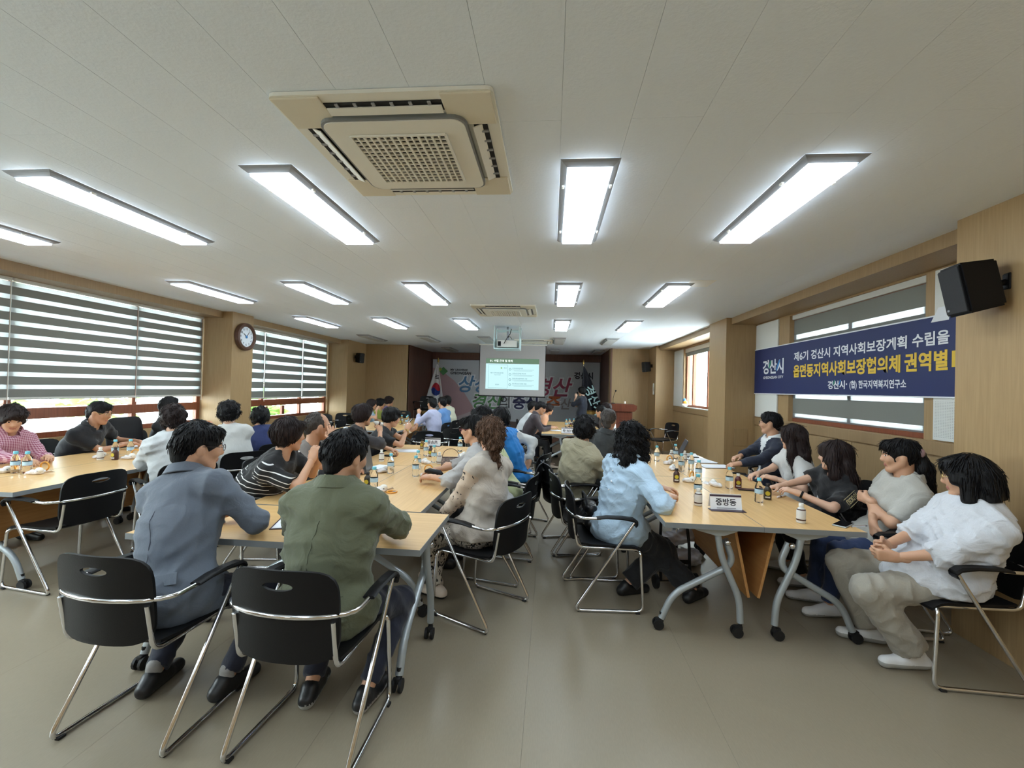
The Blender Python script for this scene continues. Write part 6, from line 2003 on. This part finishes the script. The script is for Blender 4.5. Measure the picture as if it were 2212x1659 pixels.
phone(1.885, 3.02, TZ, 0, math.radians(-48), 'silver edged phone lying at the table corner')
pn = empty('pen', (1.945, 2.965, TZ), math.radians(-70), 'shiny silver pen lying against the phone', 'pen')
MB().tube([(0, -.06, .012), (0, .05, .012)], .0045, 8).build('barrel', M_chrome, pn); MB().tube([(0, .05, .012), (0, .072, .010)], [.0045, .001], 8).build('tip', M_black, pn)
phone(-1.83, 4.98, TZ, 0, 1.2, 'black phone lying near the charcoal sleeve', M_black)
phone(1.70, 3.965, TZ, 0, 1.35, 'brown phone case lying behind the olive bottle', mat('brown_leather', srgb(92, 56, 48), .5, var=.05))
phone(1.94, 4.76, TZ, 0, 1.3, 'black pouch lying before the navy suit', M_black)
phone(-1.80, 5.56, 1.055, math.radians(52), math.radians(-70), 'phone with a lit screen held up by the woman in black', emis('phone_screen', (.55, .60, .70, 1), .7))
cs = empty('glasses_case', (-.98, 3.74, .80), math.radians(60), 'dark grey case held in the hands over the table', 'case')
MB().tube([(0, -.10, 0), (0, -.07, .004), (0, .05, .008), (0, .10, .0)], [.012, .026, .026, .014], 10).build('shell', M_black, cs, smooth=60)
MB().box((0, 0, .03), (.01, .05, .004), bev=.001).build('clasp', M_lampframe, cs)
cd_ = empty('candy_stick', (1.87, 3.75, TZ), math.radians(-52), 'thin white wrapped stick lying by the olive bottle', 'snack pack')
MB().tube([(0, -.07, .007), (0, -.05, .008), (0, .05, .008), (0, .075, .006)], [.004, .008, .008, .003], 8).build('wrapper', M_film, cd_, smooth=60)
MB().tube([(0, -.03, .008), (0, -.01, .008)], .0084, 8).build('print_band', M_coffee, cd_)
# drink held by the person in charcoal
hb = empty('drink_bottle', (-1.955, 4.93, 1.10), 0, 'small bottle lifted to the lips of the charcoal top', 'bottle')
RB = Matrix.Rotation(math.radians(-65), 4, 'Y') @ Matrix.Rotation(math.radians(180), 4, 'Y')
mb = MB(); mb.lathe([(.02, -.05), (.024, -.045), (.024, .02), (.012, .045), (.012, .055)], 14, Matrix.Rotation(math.radians(-70), 4, 'Y') @ Matrix.Rotation(.5, 4, 'X')); mb.build('body', M_tea, hb, smooth=40)
mb = MB(); mb.lathe([(.0245, -.02), (.0245, .0)], 14, Matrix.Rotation(math.radians(-70), 4, 'Y') @ Matrix.Rotation(.5, 4, 'X'), caps=False); mb.build('label_band', M_coffee, hb)
# presenter's microphone and white lanyard card
mc = empty('microphone', (.70, 12.0, 1.42), 0, 'black handheld microphone at the presenter mouth', 'microphone')
MB().tube([(0, 0, -.12), (0.01, 0, .02)], [.011, .014], 10).build('handle', M_black, mc, smooth=60)
MB().sphere((.014, 0, .045), .026, 12, 8).build('head', M_rub, mc, smooth=180)
# handbag on the near aisle chair, shopping bag and trolley under the banner-side tables
hb2 = empty('shoulder_bag', (.33, 3.56, .46), math.radians(-85), 'black shoulder bag with a metal buckle on the chair', 'bag')
S = Sdf(.03); S.cone(V3(-.12, 0, .06), V3(.12, 0, .06), .055, .055); S.cone(V3(-.10, 0, .16), V3(.10, 0, .16), .05, .05); S.noise = noise_set(8, 40, 90, .003); S.plane(V3(0, 0, .004), (0, 0, -1))
v, f = S.mesh(.011); np_mesh('body', [(v, f, 0)], [mat('black_leather', srgb(18, 18, 20), .35, bump=.4, bscale=60)], hb2)
MB().tube(fillet([(-.10, -.03, .17), (-.08, -.05, .27), (.08, -.05, .27), (.10, -.03, .17)], .06), .008, 8).build('strap', M_blackfab, hb2, smooth=60)
mb = MB(); mb.tube([(.03, -.060, .05), (.07, -.060, .05), (.07, -.060, .08), (.03, -.060, .08)], .004, 6, closed=True); mb.build('buckle', M_chrome, hb2)
sb = empty('shopping_bag', (1.17, 4.05, 0), math.radians(20), 'white crinkled shopping bag standing under the banner-side tables', 'bag')
S = Sdf(.02); S.cone(V3(-.13, 0, .08), V3(.13, 0, .08), .08, .08); S.cone(V3(-.14, 0, .26), V3(.13, 0, .28), .06, .06); S.noise = noise_set(21, 60, 140, .005); S.plane(V3(0, 0, .003), (0, 0, -1)); S.plane(V3(0, 0, .34), (0, 0, 1))
v, f = S.mesh(.011); np_mesh('body', [(v, f, 0)], [mat('white_crinkled_plastic', srgb(226, 226, 234), .5, bump=.8, bscale=22)], sb)
for s_ in (-1, 1): MB().tube(fillet([(-.06, s_*.03, .32), (-.04, s_*.03, .42), (.04, s_*.03, .42), (.06, s_*.03, .32)], .04), .006, 6).build('handle', M_white, sb)
tr = empty('folded_trolley', (1.02, 3.62, 0), math.radians(10), 'folded black trolley with small wheels under the banner-side tables', 'trolley')
for s_ in (-1, 1):
    MB().tube(fillet([(s_*.12, 0, .06), (s_*.12, .03, .34), (s_*.10, .06, .56)], .05), .012, 8).build('upright', M_rub, tr, smooth=60)
    mb = MB(); mb.tube([(s_*.15, 0, .055), (s_*.175, 0, .055)], .055, 18); mb.build('wheel', M_rub, tr, smooth=40)
MB().tube([(-.17, 0, .055), (.17, 0, .055)], .008, 8).build('axle', M_chrome, tr)
MB().box((0, .0, .20), (.22, .03, .03), bev=.006).build('cross_bar', M_black, tr)
# black bag by the flag-side tables and ornament on the sill
bb_ = empty('shoulder_bag', (-2.42, 7.98, 0), .3, 'black bag hanging at the end of the flag-side tables', 'bag')
S = Sdf(.03); S.cone(V3(-.10, 0, .40), V3(.10, 0, .40), .07, .07); S.cone(V3(-.08, 0, .54), V3(.08, 0, .54), .05, .05); S.noise = noise_set(9, 40, 90, .003)
v, f = S.mesh(.016); np_mesh('body', [(v, f, 0)], [MATS['black_leather']], bb_)
MB().tube(fillet([(-.10, 0, .55), (-.05, 0, .70), (.05, 0, .70), (.10, 0, .55)], .06), .008, 8).build('strap', M_blackfab, bb_)
MB().box((0, 0, .17), (.12, .08, .34), bev=.02).build('lower_pouch', M_blackfab, bb_)
on = empty('ornament', (WR+.0, 10.95, 1.207), 0, 'small white and orange ornament on the sill of the uncovered window', 'ornament')
MB().lathe([(.07, 0), (.085, .03), (.07, .07), (.03, .09)], 14).build('base', M_white, on, smooth=50)
MB().sphere((0, -.02, .10), (.055, .055, .045), 12, 8).build('body', M_orange, on, smooth=180)
MB().sphere((0, .05, .15), (.04, .04, .05), 12, 8).build('cap', M_btext, on, smooth=180)

# ================================================================== CLOTHING DETAILS
def print_on(P, txt, size, m, lx, lz, xdir, ydir, off=.004, bold=.002, front=True):
    p = surf_pt(P, lx, lz, front)
    M_ = frameM(tuple(p), tuple(xdir), tuple(ydir))
    n = np.array([M_[i][2] for i in range(3)])
    for i in range(3): M_[i][3] = p[i]+n[i]*off
    return lettering(txt, size, m, M_, P['root'], bold=bold, name='printed_letter', extrude=.0005)
S0, E, T = P35['arm']['L']
ax = nrm(E-S0); outn = nrm(np.array([-.25, -1., .25])-ax*(np.array([-.25, -1., .25])@ax)); side = np.cross(ax, outn)
M_tape = mat('tan_tape_print', srgb(196, 184, 140), .7, var=.03)
lettering('TU DIOSU', .052, M_tape, frameM(tuple(S0+ax*.0+outn*.081-side*.0), tuple(ax), tuple(np.cross(outn, ax))), P35['root'], bold=.001, fit=.19, name='sleeve_print', extrude=.0005)
for k in (-.012, .052):
    o_ = np.cross(outn, ax)*k
    MB().tube([tuple(S0+ax*-.01+outn*.079+o_), tuple(S0+ax*.20+outn*.079+o_)], .0016, 5).build('sleeve_line', M_tape, P35['root'])
print_on(P35, 'B', .075, M_wtext, -.085, .30, -P35['rgt'], P35['upv'], .006, .004)
# pale buttons down the back of the blue blouse, hair clip, gold buttons on shoes
for lz in (.40, .365, .33, .295):
    p = surf_pt(P31, .0, lz, False)
    MB().sphere(tuple(p), .006, 8, 6).build('button', M_wtext, P31['root'], smooth=180)
c = P36['Hc']+P36['HR'] @ np.array([-.03, -.112, .03])
MB().sphere(tuple(c), (.02, .02, .03), 10, 6).build('hair_clip', mat('rose_clip', srgb(150, 120, 122), .4, var=.1, bscale=60), P36['root'], smooth=180)
# puff sleeve cut-outs on the white blouse
S0, E, T = P34['arm']['L']; ax = nrm(E-S0); outn = nrm(np.array([-.3, -1., .1])-ax*(np.array([-.3, -1., .1])@ax))
for t in (.10, .155):
    MB().sphere(tuple(S0+ax*t+outn*.072), (.012, .008, .022), 10, 6).build('sleeve_cutout', SKIN[0], P34['root'], smooth=180)
# wrist bands
S0, E, T = P12['arm']['R']; MB().tube([tuple(T-nrm(T-E)*.03), tuple(T-nrm(T-E)*.015)], .029, 12).build('bracelet', M_gold, P12['root'])
S0, E, T = P12['arm']['L']; MB().tube([tuple(T-nrm(T-E)*.04), tuple(T-nrm(T-E)*.01)], .029, 12).build('watch_strap', M_white, P12['root'])
S0, E, T = P35['arm']['L']; MB().tube([tuple(T-nrm(T-E)*.03), tuple(T-nrm(T-E)*.015)], .028, 12).build('watch_strap', M_black, P35['root'])

# jacket seams
for P_, col in ((P5, srgb(70, 76, 86)), (P10, srgb(66, 70, 52))):
    m_ = mat('seam_%d' % int(col[0]*1000), col, .9, var=.02)
    seam(P_, [(0, .02+.035*k) for k in range(13)], m_, r=.0016)
seam(P10, [(-.16+.02*k, .10) for k in range(17)], mat('seam_olive', srgb(66, 70, 52), .9, var=.02), r=.0016)
seam(P31, [(-.15+.02*k, .30-.02*abs(-.15+.02*k)/.15) for k in range(16)], mat('seam_blue', srgb(140, 166, 190), .9, var=.02), r=.0014)
MB().box((0, 0, 0), (.13, .006, .05), frameM(tuple(surf_pt(P5, .12, .06, False)), tuple(P5['rgt']), tuple(-P5['fwd'])), bev=.002).build('pocket_flap', MATS['slate_grey_jacket'], P5['root'])
